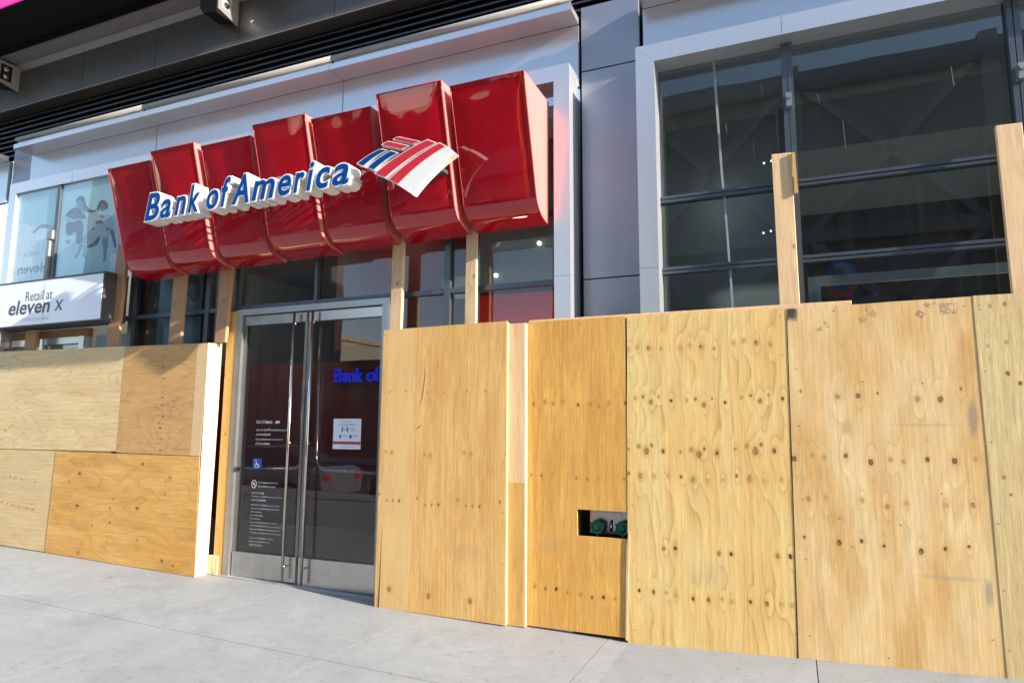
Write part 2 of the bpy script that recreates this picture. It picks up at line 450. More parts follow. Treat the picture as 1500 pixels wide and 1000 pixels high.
def concrete():
    m = bpy.data.materials.new('concrete_paving'); b = NB(m)
    p = b.geopos()
    n1 = b.noise(p, 0.9, 5, 0.6); n2 = b.noise(p, 9, 6, 0.7); n3 = b.noise(p, 170, 3, 0.7)
    c = b.ramp(n1, [(0.3, (0.265, 0.28, 0.29)), (0.7, (0.325, 0.34, 0.345))])
    c = b.mix(1.0, c, b.ramp(n2, [(0.3, 0.86), (0.6, 1.0)]), 'MULTIPLY')
    c = b.mix(1.0, c, b.ramp(n3, [(0.3, 0.80), (0.62, 1.04)]), 'MULTIPLY')
    # each cast slab has its own shade; gum spots and traffic marks
    sp = b.ramp(b.noise(p, 21, 2, 0.4), [(0.685, 0.0), (0.71, 1.0)])
    c = b.mix(b.m('MULTIPLY', sp, 0.38), c, (0.12, 0.12, 0.115))
    sp2 = b.ramp(b.noise(p, 34, 1, 0.3), [(0.80, 0.0), (0.82, 1.0)])
    c = b.mix(b.m('MULTIPLY', sp2, 0.35), c, (0.55, 0.55, 0.53))
    mpn = b.n('ShaderNodeMapping'); b.put(mpn.inputs[0], p); mpn.inputs['Scale'].default_value = (2.2, 14, 4); mpn.inputs['Rotation'].default_value = (0, 0, 0.35)
    scr = b.ramp(b.noise(mpn.outputs[0], 1.6, 6, 0.75), [(0.58, 0.0), (0.75, 1.0)])
    c = b.mix(b.m('MULTIPLY', scr, 0.22), c, (0.20, 0.20, 0.20))
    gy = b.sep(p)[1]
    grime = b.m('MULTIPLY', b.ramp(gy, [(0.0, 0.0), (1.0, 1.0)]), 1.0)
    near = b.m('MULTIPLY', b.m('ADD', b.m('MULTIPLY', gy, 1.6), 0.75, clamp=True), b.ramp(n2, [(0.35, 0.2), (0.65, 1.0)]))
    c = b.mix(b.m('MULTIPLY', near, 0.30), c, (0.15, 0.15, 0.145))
    st = b.ramp(b.noise(p, 1.9, 6, 0.75, 0.4), [(0.52, 0.0), (0.70, 1.0)])
    c = b.mix(b.m('MULTIPLY', st, 0.6), c, (0.20, 0.20, 0.20))
    oi = b.n('ShaderNodeObjectInfo')
    c = b.mix(1.0, c, b.ramp(oi.outputs['Random'], [(0, 0.93), (1, 1.03)]), 'MULTIPLY')
    b.out(c, b.m('MULTIPLY_ADD', n2, 0.2, 0.62), 0, b.bump(b.m('ADD', n3, b.m('MULTIPLY', n2, 0.6)), 0.35, 0.002), spec=0.35)
    return m
M['concrete'] = concrete()
M['joint'] = mat_plain('joint_dark', (0.06, 0.06, 0.06), 0.9)
M['joint_pale'] = mat_plain('joint_pale', (0.37, 0.375, 0.37), 0.85, var=0.4, scale=20)
M['brick_tan'] = mat_plain('tan_brick', (0.42, 0.33, 0.24), 0.85, var=0.2, scale=3)
M['brick_red'] = mat_plain('red_brick', (0.22, 0.10, 0.07), 0.85, var=0.2, scale=3)
M['truss'] = mat_plain('truss_steel', (0.18, 0.17, 0.16), 0.6)
M['terminal'] = mat_plain('terminal_wall', (0.16, 0.14, 0.13), 0.7, var=0.2, scale=1)
M['pane_far'] = mat_plain('far_window', (0.03, 0.035, 0.045), 0.15)
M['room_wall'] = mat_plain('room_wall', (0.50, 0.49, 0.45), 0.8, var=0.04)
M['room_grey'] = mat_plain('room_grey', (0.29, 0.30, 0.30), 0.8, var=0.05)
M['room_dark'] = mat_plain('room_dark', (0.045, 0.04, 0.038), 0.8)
M['room_red'] = mat_plain('room_red', (0.60, 0.010, 0.008), 0.9, spec=0.1, var=0.05)
M['room_maroon'] = mat_plain('room_maroon', (0.16, 0.012, 0.014), 0.7)
M['room_floor'] = mat_plain('room_floor', (0.20, 0.19, 0.18), 0.4)
M['lamp'] = mat_plain('lamp_lit', (0.9, 0.9, 0.85), 0.5, emit=(1.0, 0.96, 0.80), emit_s=0.9)
M['blue_lit'] = mat_plain('blue_lit', (0.01, 0.02, 0.3), 0.4, emit=(0.01, 0.03, 0.70), emit_s=0.30)
M['film'] = mat_plain('pane_sheet', (0.50, 0.72, 0.77), 0.5, var=0.12, scale=1.5)
M['sheet_white'] = mat_plain('white_sheet', (0.78, 0.80, 0.84), 0.5, var=0.04)
M['fig_dark'] = mat_plain('print_dark', (0.16, 0.17, 0.18), 0.6, var=0.4, scale=14)
M['fig_mid'] = mat_plain('print_mid', (0.30, 0.34, 0.35), 0.6, var=0.3, scale=14)
M['fig_pale'] = mat_plain('print_pale', (0.50, 0.60, 0.64), 0.6, var=0.25, scale=18)

# period lists read off the rows of knots that come back with every turn of the log
K3 = [(0.046, 2.189, .013), (0.118, 2.203, .014), (0.205, 2.187, .016), (0.298, 2.172, .011), (0.087, 1.794, .011), (0.150, 1.808, .011), (0.212, 1.768, .016),
      (0.270, 1.811, .007), (0.363, 1.781, .011), (0.030, 1.421, .010), (0.110, 1.444, .014), (0.165, 1.409, .022), (0.206, 1.449, .011), (0.292, 1.411, .015),
      (0.032, 1.234, .011), (0.120, 1.215, .020), (0.220, 1.212, .014), (0.331, 1.219, .011), (0.281, 0.698, .014), (0.365, 0.702, .014),
      (0.092, 0.376, .012), (0.199, 0.375, .014), (0.293, 0.384, .010), (0.360, 0.375, .013)]
K4 = [(0.327, 1.745, .017), (0.455, 1.741, .017), (0.096, 1.778, .008), (0.032, 1.319, .017), (0.147, 1.342, .013), (0.221, 1.332, .013), (0.357, 1.345, .014),
      (0.110, 1.040, .014), (0.220, 1.059, .014), (0.440, 1.053, .015), (0.073, 0.784, .011), (0.284, 0.764, .017), (0.422, 0.787, .012)]
K1 = [(0.072, 1.323, .012), (0.133, 1.315, .016), (0.015, 0.946, .010), (0.094, 0.899, .009), (0.156, 0.902, .009), (0.22, 0.905, .011), (0.142, 0.160, .020), (0.09, 1.84, .008), (0.26, 1.84, .007)]
K2 = [(0.05, 1.73, .012), (0.15, 1.74, .014), (0.22, 1.72, .012), (0.30, 1.735, .015), (0.03, 1.16, .010), (0.12, 1.155, .009), (0.21, 1.165, .013), (0.06, 0.29, .013), (0.15, 0.28, .011), (0.24, 0.285, .014), (0.33, 0.275, .010)]
KB = [(0.05, 0.66, .009), (0.16, 0.66, .010), (0.28, 0.64, .012), (0.40, 0.67, .012), (0.52, 0.65, .008), (0.60, 0.65, .010), (0.80, 0.64, .009), (0.92, 0.62, .014), (1.03, 0.63, .013), (1.12, 0.66, .008), (0.33, 0.62, .008)]
KC = [(0.09 + 0.115 * i + 0.02 * math.sin(i * 5), (0.55 if j else 0.86) - 0.011 * i, 0.010 + 0.002 * math.sin(i * 3 + j)) for i in range(10) for j in range(2)]
KD = [(0.95, 0.48, .020), (0.60, 0.47, .018), (0.10, 0.55, .020), (0.55, 0.36, .009), (0.70, 1.05, .009), (0.45, 1.02, .011), (0.60, 1.01, .014), (0.30, 1.0, .008), (0.62, 1.42, .017),
      (0.30, 1.45, .013), (1.08, 1.45, .014), (0.95, 1.86, .016), (0.78, 1.80, .012), (0.12, 1.83, .016), (0.08, 1.99, .012), (0.86, 0.30, .010), (1.05, 0.62, .008), (0.40, 0.74, .011)]
KA = [(0.95, 0.46, .014), (0.22, 0.50, .012), (0.40, 0.10, .010), (0.62, 0.11, .010), (0.80, 0.05, .012), (1.0, 0.30, .010), (0.7, 0.16, .008), (0.9, 1.6, .007)]
PW = {
 'A': plywood('plywood_pale_horizontal', (0.66, 0.53, 0.35), (0.42, 0.26, 0.12), (0.58, 0.43, 0.25), KA, None, 13, 3.2, 0.7, 0.55, True, 2.0, patch=0.6, grey=0.10),
 'B': plywood('plywood_tan_horizontal', (0.54, 0.34, 0.16), (0.30, 0.15, 0.06), (0.46, 0.26, 0.10), KB, None, 12, 3.0, 1.0, 0.6, True, 7.0, patch=0.6, grey=0.03,
              strip=[(1.10, 1.30, (0.62, 0.48, 0.30), 0.6)]),
 'C': plywood('plywood_grey_rows', (0.60, 0.47, 0.30), (0.40, 0.26, 0.13), (0.54, 0.40, 0.24), [(v, u, r) for u, v, r in KC], None, 7, 3.0, 0.6, 0.35, True, 12.0, patch=0.5, grey=0.08),
 'D': plywood('plywood_orange_knotty', (0.66, 0.40, 0.14), (0.34, 0.16, 0.05), (0.55, 0.29, 0.08), KD, None, 11, 2.6, 0.8, 0.5, True, 17.0, patch=0.8),
 'S1': plywood('plywood_gold_fine', (0.74, 0.48, 0.215), (0.44, 0.23, 0.085), (0.64, 0.37, 0.13), K1, 0.385, 5, 2.4, 0.25, 0.22, False, 23.0, fine=1.3, patch=0.8, kb=0.5,
               smudges=[(0.85, 0.52, 0.22, 0.10, (0.30, 0.22, 0.13), 0.22, 2)], strip=[(0.05, 0.335, (0.62, 0.45, 0.22), 0.4)]),
 'S2': plywood('plywood_amber_fine', (0.74, 0.44, 0.135), (0.44, 0.21, 0.055), (0.64, 0.33, 0.085), K2, 0.38, 6, 2.6, 0.3, 0.25, False, 29.0, fine=1.4, patch=0.8, kb=0.5,
               smudges=[(0.2, 0.62, 0.16, 0.10, (0.30, 0.20, 0.12), 0.2, 2)]),
 'S3': plywood('plywood_yellow_rows', (0.78, 0.58, 0.30), (0.44, 0.22, 0.07), (0.70, 0.46, 0.19), K3, 0.39, 7, 2.6, 0.42, 0.62, False, 31.0, patch=0.8, kb=1.2, lin=9,
               smudges=[(0.62, 0.55, 0.22, 0.12, (0.40, 0.31, 0.2), 0.2, 2)]),
 'S4': plywood('plywood_pale_stamped', (0.74, 0.57, 0.36), (0.47, 0.27, 0.11), (0.62, 0.39, 0.175), K4, 0.475, 4, 2.0, 0.38, 0.5, False, 37.0, patch=1.0, kb=1.3, lin=3,
               smudges=[(0.055, 2.352, 0.055, 0.066, (0.028, 0.032, 0.034), 0.95, 5), (0.83, 1.56, 0.24, 0.010, (0.25, 0.22, 0.18), 0.35, 2), (1.10, 1.60, 0.035, 0.15, (0.2, 0.18, 0.15), 0.6, 2),
                        (0.90, 0.60, 0.22, 0.020, (0.32, 0.27, 0.2), 0.4, 2), (1.11, 0.53, 0.03, 0.10, (0.2, 0.18, 0.15), 0.6, 2)]),
 'S5': plywood('plywood_pale_ridged', (0.72, 0.59, 0.36), (0.52, 0.34, 0.15), (0.66, 0.50, 0.27), [(0.08, 2.29, .013), (0.16, 2.3, .013), (0.02, 2.27, .009), (0.15, 2.05, .013), (0.05, 2.03, .011), (0.14, 1.85, .015), (0.2, 1.78, .013), (0.07, 1.2, .012), (0.1, 1.1, .009)],
                None, 16, 6.0, 0.3, 0.5, False, 41.0, fine=1.6),
}
LB = [lumber('lumber_pine', (0.68, 0.56, 0.43), (0.50, 0.33, 0.18), 1.0), lumber('lumber_pink', (0.72, 0.52, 0.36), (0.52, 0.31, 0.18), 5.0),
      lumber('lumber_brown', (0.36, 0.21, 0.12), (0.28, 0.15, 0.07), 9.0), lumber('lumber_honey', (0.60, 0.38, 0.14), (0.40, 0.22, 0.07), 13.0),
      lumber('lumber_weathered', (0.58, 0.45, 0.32), (0.34, 0.22, 0.13), 19.0),
      lumber('lumber_reddish', (0.38, 0.23, 0.145), (0.24, 0.13, 0.08), 24.0)]

# ------------------------------------------------------------------ ground
GX = [(-40, 0.9), (-12, 0.24), (-7.83, 0.160), (-5.53, 0.096), (-2.18, 0.026), (-1.2, 0.002), (0.0, 0.048), (1.2, 0.088), (4, 0.16), (40, 0.7)]
def gz(x):
    for (a, za), (b_, zb) in zip(GX, GX[1:]):
        if x <= b_: return za + (zb - za) * (x - a) / (b_ - a)
    return GX[-1][1]
g = MB(); g.quad((-900, -900, -0.35), (900, -900, -0.35), (900, 900, -0.35), (-900, 900, -0.35))
tag(g.build('ground', M['asphalt']), kind='structure')
pave = bpy.data.objects.new('pavement', None); COL.objects.link(pave); tag(pave, kind='structure')
# bed under the slabs
XS = [-40, -30, -24, -18, -13.2, -10.2, -8.75, -7.30, -5.85, -4.40, -2.95, -1.36, 0.07, 1.5, 2.95, 4.4, 5.85, 8.75, 14, 22, 40]
YS = [-6.4, -5.55, -4.1, -2.68, -1.26, 0.36]
bed = MB()
bx = sorted(set(XS + [a for a, _ in GX]))
for a, c in zip(bx, bx[1:]):
    bed.hexa([(a, -6.4, -0.34), (c, -6.4, -0.34), (c, 0.36, -0.34), (a, 0.36, -0.34), (a, -6.4, gz(a) - 0.014), (c, -6.4, gz(c) - 0.014), (c, 0.36, gz(c) - 0.014), (a, 0.36, gz(a) - 0.014)])
bed.build('joint_bed', M['joint'], pave)
G2 = 0.0032
for i, (a, c) in enumerate(zip(XS, XS[1:])):
    cuts = [a + G2] + [x for x, _ in GX if a + 0.05 < x < c - 0.05] + [c - G2]
    for y0, y1 in zip(YS, YS[1:]):
        s = MB()
        for p, q in zip(cuts, cuts[1:]):
            yy0, yy1 = y0 + G2, y1 - G2
            s.quad((p, yy0, gz(p)), (q, yy0, gz(q)), (q, yy1, gz(q)), (p, yy1, gz(p)))
            s.quad((p, yy0, gz(p) - .03), (q, yy0, gz(q) - .03), (q, yy0, gz(q)), (p, yy0, gz(p)))
            s.quad((p, yy1, gz(p)), (q, yy1, gz(q)), (q, yy1, gz(q) - .03), (p, yy1, gz(p) - .03))
        for p, sg in ((cuts[0], 1), (cuts[-1], -1)):
            s.quad((p, y0 + G2, gz(p) - .03), (p, y0 + G2, gz(p)), (p, y1 - G2, gz(p)), (p, y1 - G2, gz(p) - .03))
        s.build('paving_slab', M['concrete'], pave)
for x in (-8.75, -7.30, -5.85, -4.40, -2.95):        # joints filled flush with pale grout
    j = MB(); j.hexa([(x - .0034, -6.3, gz(x) - .012), (x + .0034, -6.3, gz(x) - .012), (x + .0034, .3, gz(x) - .012), (x - .0034, .3, gz(x) - .012),
                      (x - .0034, -6.3, gz(x) - .0002), (x + .0034, -6.3, gz(x) - .0002), (x + .0034, .3, gz(x) - .0002), (x - .0034, .3, gz(x) - .0002)])
    j.build('grout_strip', M['joint_pale'], pave)
kb = MB()
for a, c in zip(bx, bx[1:]):
    kb.hexa([(a, -6.6, -0.34), (c, -6.6, -0.34), (c, -6.402, -0.34), (a, -6.402, -0.34), (a, -6.6, gz(a) - .004), (c, -6.6, gz(c) - .004), (c, -6.402, gz(c) - .004), (a, -6.402, gz(a) - .004)])
kb.build('kerb', M['dull_steel'], pave)

# ------------------------------------------------------------------ office building podium
bld = thing('office_building', (0, 0.4, 0), 'dark metal office podium with louvres, silver fascia panels and a stepped soffit above the shopfronts', 'building')
def part(name, x0, x1, y0, y1, z0, z1, mat, parent=None, bevel=0.0):
    return box(name, x0, x1, y0, y1, z0, z1, mat, parent or bld, bevel=bevel)
# silver fascia panels
JT = 0.006
for a, c in ((-9.33, -6.95), (-6.95, -4.205), (-4.205, -1.622)):
    part('fascia_panel', a + JT, c - JT, 0.31, 0.36, 4.60, 5.19, M['fascia'])
for a, c in ((-1.05, 1.70), (1.70, 4.45), (4.45, 7.2)):
    part('fascia_panel', a + JT, c - JT, 0.31, 0.36, 4.60, 5.19, M['fascia'])
for a, c in ((-14.9, -12.4), (-12.4, -9.80)):
    part('fascia_panel', a + JT, c - JT, 0.31, 0.36, 4.60, 5.19, M['fascia'])
# light shelves
for a, c, js in ((-9.33, -1.62, (-6.95, -4.205)), (-14.9, -9.82, (-12.4,)), (-1.05, 7.2, (1.70, 4.45))):
    ed = [a] + list(js) + [c]
    sh = None
    for p, q in zip(ed, ed[1:]):
        part('light_shelf', p + 0.003, q - 0.003, 0.075, 0.308, 5.195, 5.255, M['fascia'])
        rl = MB()
        rl.tube([(p + 0.003, 0.11, 5.335), (q - 0.003, 0.11, 5.335)], 0.030, 12)
        rl.build('shelf_rail', M['rail'], bld, smooth=True)
        part('shelf_upstand', p + 0.02, q - 0.02, 0.12, 0.14, 5.257, 5.31, M['fascia'])
# recessed dark panels between the bays
for a, c in ((-1.605, -1.085), (-9.745, -9.345)):
    for z0, z1 in ((0.0, 2.835), (2.847, 4.735), (4.748, 5.36)):
        part('recessed_panel', a, c, 0.33, 0.37, z0, z1, M['recess'])
    part('panel_backing', a - 0.03, c + 0.03, 0.372, 0.392, 0, 5.36, M['black'])
# louvre band
part('louvre_backing', -16, 8, 0.46, 0.50, 5.30, 5.95, M['black'])
lv = MB()
for k in range(8):
    z = 5.30 + k * 0.075
    o = MB()
    o.hexa([(-16, 0.385, z), (8, 0.385, z), (8, 0.452, z + .035), (-16, 0.452, z + .035), (-16, 0.385, z + .022), (8, 0.385, z + .022), (8, 0.452, z + .05), (-16, 0.452, z + .05)])
    o.build('louvre_slat', M['louver'], bld)
# stepped dark metal soffit: underside, upright face, outer soffit
jx = [-16.26 + 1.331 * k for k in range(19)]
for a, c in zip(jx, jx[1:]):
    part('underside_panel', a + .004, c - .004, 0.222, 0.46, 5.885, 5.905, M['dark_panel'])
    o = MB(); o.box(a + .004, c - .004, 0.205, 0.222, 5.886, 6.395); o.build('upright_panel', M['dark_panel'], bld)
    part('edge_trim', a + .004, c - .004, 0.203, 0.219, 5.876, 5.8845, M['soffit_panel'])
    o = MB(); o.hexa([(a + .004, 0.155, 6.47), (c - .004, 0.155, 6.47), (c - .004, 0.212, 6.40), (a + .004, 0.212, 6.40), (a + .004, 0.155, 6.49), (c - .004, 0.155, 6.49), (c - .004, 0.222, 6.42), (a + .004, 0.222, 6.42)])
    o.build('chamfer_panel', M['soffit_panel'], bld)
    part('soffit_panel', a + .004, c - .004, -0.035, 0.150, 6.475, 6.495, M['soffit_panel'])
part('overhang_backing', -16.2, 7.6, 0.222, 0.50, 5.907, 6.40, M['black'])
part('overhang_backing', -16.2, 7.6, -0.03, 0.50, 6.497, 6.60, M['black'])
part('upper_wall', -20, 10, 0.30, 0.60, 6.60, 16, M['recess'])
scr = thing('billboard_screen', (-10, -0.3, 6.62), 'bright magenta screen hung above the dark soffit at the top left corner', 'screen')
box('casing', -20, -5.4, -0.575, 0.29, 6.604, 9.4, M['black'], scr)
box('display', -19.9, -5.5, -0.597, -0.577, 6.615, 9.3, M['magenta'], scr)

# floodlights on the soffit
def flood(x, label, lp):
    t = thing('floodlight', (x, 0.2, 6.05), label, 'light', 'floodlights under the soffit')
    b = MB(); b.prism([(x - .28, 6.22), (x - .23, 6.15), (x - 0.022, 6.11), (x - 0.022, 6.44), (x - .28, 6.44)], -0.08, 0.16); b.build('housing', M['black'], t)
    b = MB()
    b.hexa([(x - .02, -0.08, 6.15), (x, -0.08, 6.15), (x, 0.203, 6.10), (x - .02, 0.203, 6.10), (x - .02, -0.08, 6.44), (x, -0.08, 6.44), (x, 0.203, 6.44), (x - .02, 0.203, 6.44)])
    b.build('end_plate', M['soffit_panel'], t)
    for k in range(2):
        b = MB()
        for i in range(14):
            w0, w1 = 2 * math.pi * i / 14, 2 * math.pi * (i + 1) / 14
            cy, cz, r = 0.03, 6.24 + .10 * k, 0.036
            b.quad((x + .012, cy, cz), (x + .004, cy + r * math.cos(w0), cz + r * math.sin(w0)), (x + .004, cy + r * math.cos(w1), cz + r * math.sin(w1)))
        b.build('lens', M['chrome'], t)
    box('lens_panel', x + .001, x + .003, -0.04, 0.10, 6.18, 6.40, M[lp], t)
flood(-5.635, 'black floodlight with bright lens plate at the top edge above the red sign', 'silver')
flood(-9.58, 'dark floodlight with two round lenses at the left end of the grey soffit', 'black')

# ------------------------------------------------------------------ left shopfront (shop and bank share one silver surround)
sf = thing('storefront', (-5.4, 0.25, 0), 'glazed bank shopfront with silver surround, dark mullions and red wall inside', 'shopfront')
def sp(name, *a, mat, parent=None, bevel=0.0): return box(name, *a, mat, parent or sf, bevel=bevel)
def mitre_frame(xl, xr, zt, w, y0, y1, parent, right=True, left=True):
    if left:
        b = MB(); b.prism([(xl, -0.1), (xl + w, -0.1), (xl + w, zt - w), (xl, zt)], y0, y1); b.build('surround_jamb', M['silver'], parent)
    if right:
        b = MB(); b.prism([(xr - w, -0.1), (xr, -0.1), (xr, zt), (xr - w, zt - w)], y0, y1); b.build('surround_jamb', M['silver'], parent)
    b = MB(); b.prism([(xl + w + .0015, zt - w), (xr - w - .0015, zt - w), (xr - .0015, zt), (xl + .0015, zt)], y0, y1); b.build('surround_head', M['silver'], parent)
mitre_frame(-9.30, -1.640, 4.70, 0.142, 0.070, 0.328, sf)
def seam(x0, x1, z0, z1, y, parent): box('seam', x0, x1, y - .0006, y + .002, z0, z1, M['grey_dark'], parent)
seam(-8.07, -8.067, 4.56, 4.70, .07, sf); seam(-5.2, -5.197, 4.56, 4.70, .07, sf); seam(-1.781, -1.641, 2.83, 2.8325, .07, sf); seam(-9.299, -9.16, 2.9, 2.9025, .07, sf)
# mullions, transoms
for x, w in ((-7.02, .07), (-5.83, .06), (-5.40, .05), (-4.366, .035), (-3.42, .05), (-2.87, .06)):
    z0 = 2.80 if x in (-4.366,) else (2.3 if x > -5.3 or x < -7.5 else 0.0)
    if x in (-5.40, -3.42): z0 = 0.0
    if x in (-5.83, -2.87, -7.02): z0 = 0.05
    sp('mullion', x - w / 2, x + w / 2, 0.205, 0.30, z0, 4.56, mat=M['mullion'])
ths = [(-9.155, -7.06), (-6.98, -5.86), (-5.80, -5.43), (-5.37, -4.385), (-4.347, -3.45), (-3.39, -2.90), (-2.84, -1.78)]
for a, c in ths:
    sp('transom', a + .002, c - .002, 0.212, 0.292, 2.795, 2.842, mat=M['mullion'])
    if a > -7.1: sp('transom', a + .002, c - .002, 0.212, 0.292, 3.40, 3.45, mat=M['mullion'])
    # panes above the transom
    if a < -9: 
        sp('mullion', -8.345, -8.285, .080, .20, 3.31, 4.56, mat=M['mullion'])
        for p, q in ((-9.155, -8.345), (-8.285, -7.06)): sp('window_pane', p, q, 0.098, 0.104, 3.30, 4.56, mat=M['glass'])
    else:
        sp('window_pane', a, c, 0.246, 0.254, 2.842, 3.40, mat=M['glass_dark'])
        sp('window_pane', a, c, 0.246, 0.254, 3.45, 4.56, mat=M['glass_dark'])
    if a in (-6.98, -5.80, -3.39, -2.84): sp('window_pane', a, c, 0.246, 0.254, 0.1, 2.795, mat=M['glass_dark'])
# bright bracket on the shop mullion
for x in (-8.37,):
    b = MB(); b.prism([(x - .05, 3.86), (x + .05, 3.86), (x + .05, 3.97), (x - .05, 3.97)], 0.050, 0.078); b.prism([(x - .045, 3.36), (x + .005, 3.36), (x + .005, 3.858), (x - .045, 3.858)], 0.055, 0.090)
    b.build('hinge_cover', M['rail'], sf)
# door frame and head
sp('door_frame', -5.335, -5.265, 0.16, 0.30, 0.075, 2.728, mat=M['frame_metal'])
sp('door_frame', -3.53, -3.45, 0.16, 0.30, 0.04, 2.728, mat=M['frame_metal'])
sp('door_head', -5.335, -3.45, 0.16, 0.30, 2.729, 2.79, mat=M['frame_metal'])
b = MB(); b.hexa([(-5.42, 0.13, .05), (-3.40, 0.13, .02), (-3.40, .36, .02), (-5.42, .36, .05), (-5.42, .135, .106), (-3.40, .135, .066), (-3.40, .36, .066), (-5.42, .36, .106)])
b.build('threshold', M['threshold'], sf)
# door leaves
def leaf(x0, x1, zb, hinge_left, name_label):
    d = MB()
    st = .034
    d.box(x0, x0 + st, .20, .245, zb, 2.722); d.box(x1 - st, x1, .20, .245, zb, 2.722)
    d.box(x0 + st, x1 - st, .20, .245, 2.62, 2.722); d.box(x0 + st, x1 - st, .20, .245, zb, .34)
    door = d.build('door', M['door_metal'], sf)
    door['label'] = name_label
    box('glass', x0 + st, x1 - st, .216, .228, .34, 2.62, M['glass_dark'], door)
    box('kick_plate', x0 + .012, x1 - .012, .190, .199, zb + .012, .335, M['steel'], door)
    box('top_rail', x0 + .012, x1 - .012, .192, .199, 2.625, 2.716, M['steel'], door)
    # long pull handle
    xh = x1 - .12 if hinge_left else x0 + .10
    t = MB(); t.tube([(xh, .135, zb + .03), (xh, .135, 2.715)], .0135, 12)
    for z in (.25, 1.42, 2.60): t.tube([(xh, .135, z), (xh, .20, z)], .010, 8)
    t.build('pull_handle', M['chrome'], door, smooth=True)
    # bent push bar on the inside
    t = MB()
    xv = x1 - .06 if hinge_left else x0 + .085
    sg = -1 if hinge_left else 1
    pts = [(xv, .295, 2.58), (xv, .295, 1.30)]
    for k in range(1, 7):
        w = k / 6 * math.pi / 2
        pts.append((xv + sg * .13 * (1 - math.cos(w)), .295, 1.30 - .14 * math.sin(w)))
    xe = x0 + .03 if hinge_left else x1 - .03
    pts.append((xe, .295, 1.145))
    t.tube(pts, .015, 10); t.build('push_bar', M['chrome'], door, smooth=True)
    return door
DL = leaf(-5.262, -4.437, .092, True, 'door leaf with white lettering and a blue wheelchair sticker')
DR = leaf(-4.428, -3.534, .072, False, 'door leaf with a paper notice behind the glass')
t = MB(); t.tube([(-5.235, .150, 1.150), (-5.235, .20, 1.150)], .022, 10); t.build('bolt', M['chrome'], sf)

# door writing: flat white vinyl on the glass
def vinyl(name, label, cat, lines, parent_loc, mat=None):
    t = thing(name, parent_loc, label, cat)
    for (txt, x0, x1, z0, z1) in lines:
        text_part('lettering', txt, x0, x1, z0, z1, .2125, mat or M['pale_ink'], t)
    return t
v1 = vinyl('door_lettering', 'small white bank name and two short notes at eye level on the left door', 'lettering', [
    ('Bank of America', -5.045, -4.84, 1.608, 1.643), ('Also visit the ATM, bankofamerica.com', -5.045, -4.655, 1.530, 1.556),
    ('and www.bofa.mobi', -5.045, -4.86, 1.488, 1.512), ('Bank anywhere, any time and out of', -5.045, -4.70, 1.436, 1.460), ('all hours services', -5.045, -4.86, 1.396, 1.420)], (-4.9, .2125, 1.39))
b = MB()
for k in range(3): b.prism([(-4.805 + k * .018, 1.612 - k * .0), (-4.795 + k * .018, 1.606), (-4.775 + k * .018, 1.63), (-4.787 + k * .018, 1.637)], .2105, .2125)
b.build('flag_mark', M['pale_ink'], v1)
lines = []
txts = ['NO PETS PLEASE', 'Exceptions: animals assisting persons', 'with disabilities', '', 'NOTICE: This facility may be used', 'only to transact banking business.', 'No Loitering', 'No Panhandling', 'No Sleeping',
        'Any person who enters or remains', 'in this facility who is not conducting', 'banking business is trespassing and', 'is subject to arrest and prosecution.', '', 'In case of emergency contact', 'Bank of America Security', '1.800.222.7511']
z = .925
for tx in txts:
    if tx: lines.append((tx, -5.06, -5.06 + .0105 * len(tx) + .01, z - .018, z))
    z -= .0335 if tx else .018
lines += [('No smoking within 25', -4.985, -4.74, 1.008, 1.030), ('feet of the entrance', -4.985, -4.76, .975, .996)]
v2 = vinyl('door_lettering', 'long block of white rules below the push bar on the left door', 'lettering', lines, (-4.9, .2125, .3))
b = MB()
n = 20
for k in range(n):
    a0, a1 = 2 * math.pi * k / n, 2 * math.pi * (k + 1) / n
    c = (-5.035, 1.003)
    b.prism([(c[0] + .026 * math.cos(a0), c[1] + .033 * math.sin(a0)), (c[0] + .034 * math.cos(a0), c[1] + .042 * math.sin(a0)), (c[0] + .034 * math.cos(a1), c[1] + .042 * math.sin(a1)), (c[0] + .026 * math.cos(a1), c[1] + .033 * math.sin(a1))], .2105, .2125)
b.prism([(-5.056, 1.022), (-5.05, 1.03), (-5.013, .984), (-5.02, .977)], .2100, .2122)
b.prism([(-5.054, .999), (-5.018, .999), (-5.018, 1.008), (-5.054, 1.008)], .2105, .2125)
b.build('no_smoking_mark', M['pale_ink'], v2)
acc = thing('accessibility_sticker', (-5.01, .2125, 1.155), 'small blue wheelchair symbol sticker on the left door glass', 'sticker')
box('sheet', -5.066, -4.95, .211, .2125, 1.155, 1.258, M['blue_ink'], acc)
b = MB()
cx, cz = -5.008, 1.196
for k in range(16):
    a0, a1 = math.pi * .75 + 1.5 * math.pi * k / 16, math.pi * .75 + 1.5 * math.pi * (k + 1) / 16
    b.prism([(cx - .0034 + r * math.cos(a), cz - .006 + r * .95 * math.sin(a)) for r, a in ((.020, a0), (.027, a0), (.027, a1), (.020, a1))], .2085, .2105)
b.prism([(cx - .012, cz), (cx - .002, cz), (cx - .006, cz + .030), (cx - .016, cz + .030)], .2085, .2105)
b.prism([(cx - .012, cz - .002), (cx + .016, cz - .002), (cx + .016, cz + .006), (cx - .012, cz + .006)], .2084, .2104)
b.prism([(cx + .010, cz - .0025), (cx + .026, cz - .026), (cx + .033, cz - .022), (cx + .018, cz - .0)], .2083, .2103)
b.prism([(cx - .017 + .008 * math.cos(w), cz + .040 + .008 * math.sin(w)) for w in [2 * math.pi * i / 10 for i in range(10)]], .2085, .2105)
b.build('wheelchair_symbol', M['white'], acc)
nt = thing('door_notice', (-3.92, .236, 1.365), 'white paper notice with red band taped inside the right door', 'notice')
X0, X1, Z0, Z1 = -4.085, -3.765, 1.368, 1.655
Y = .2125
box('sheet', X0, X1, Y, Y + .001, Z0, Z1, M['paper'], nt)
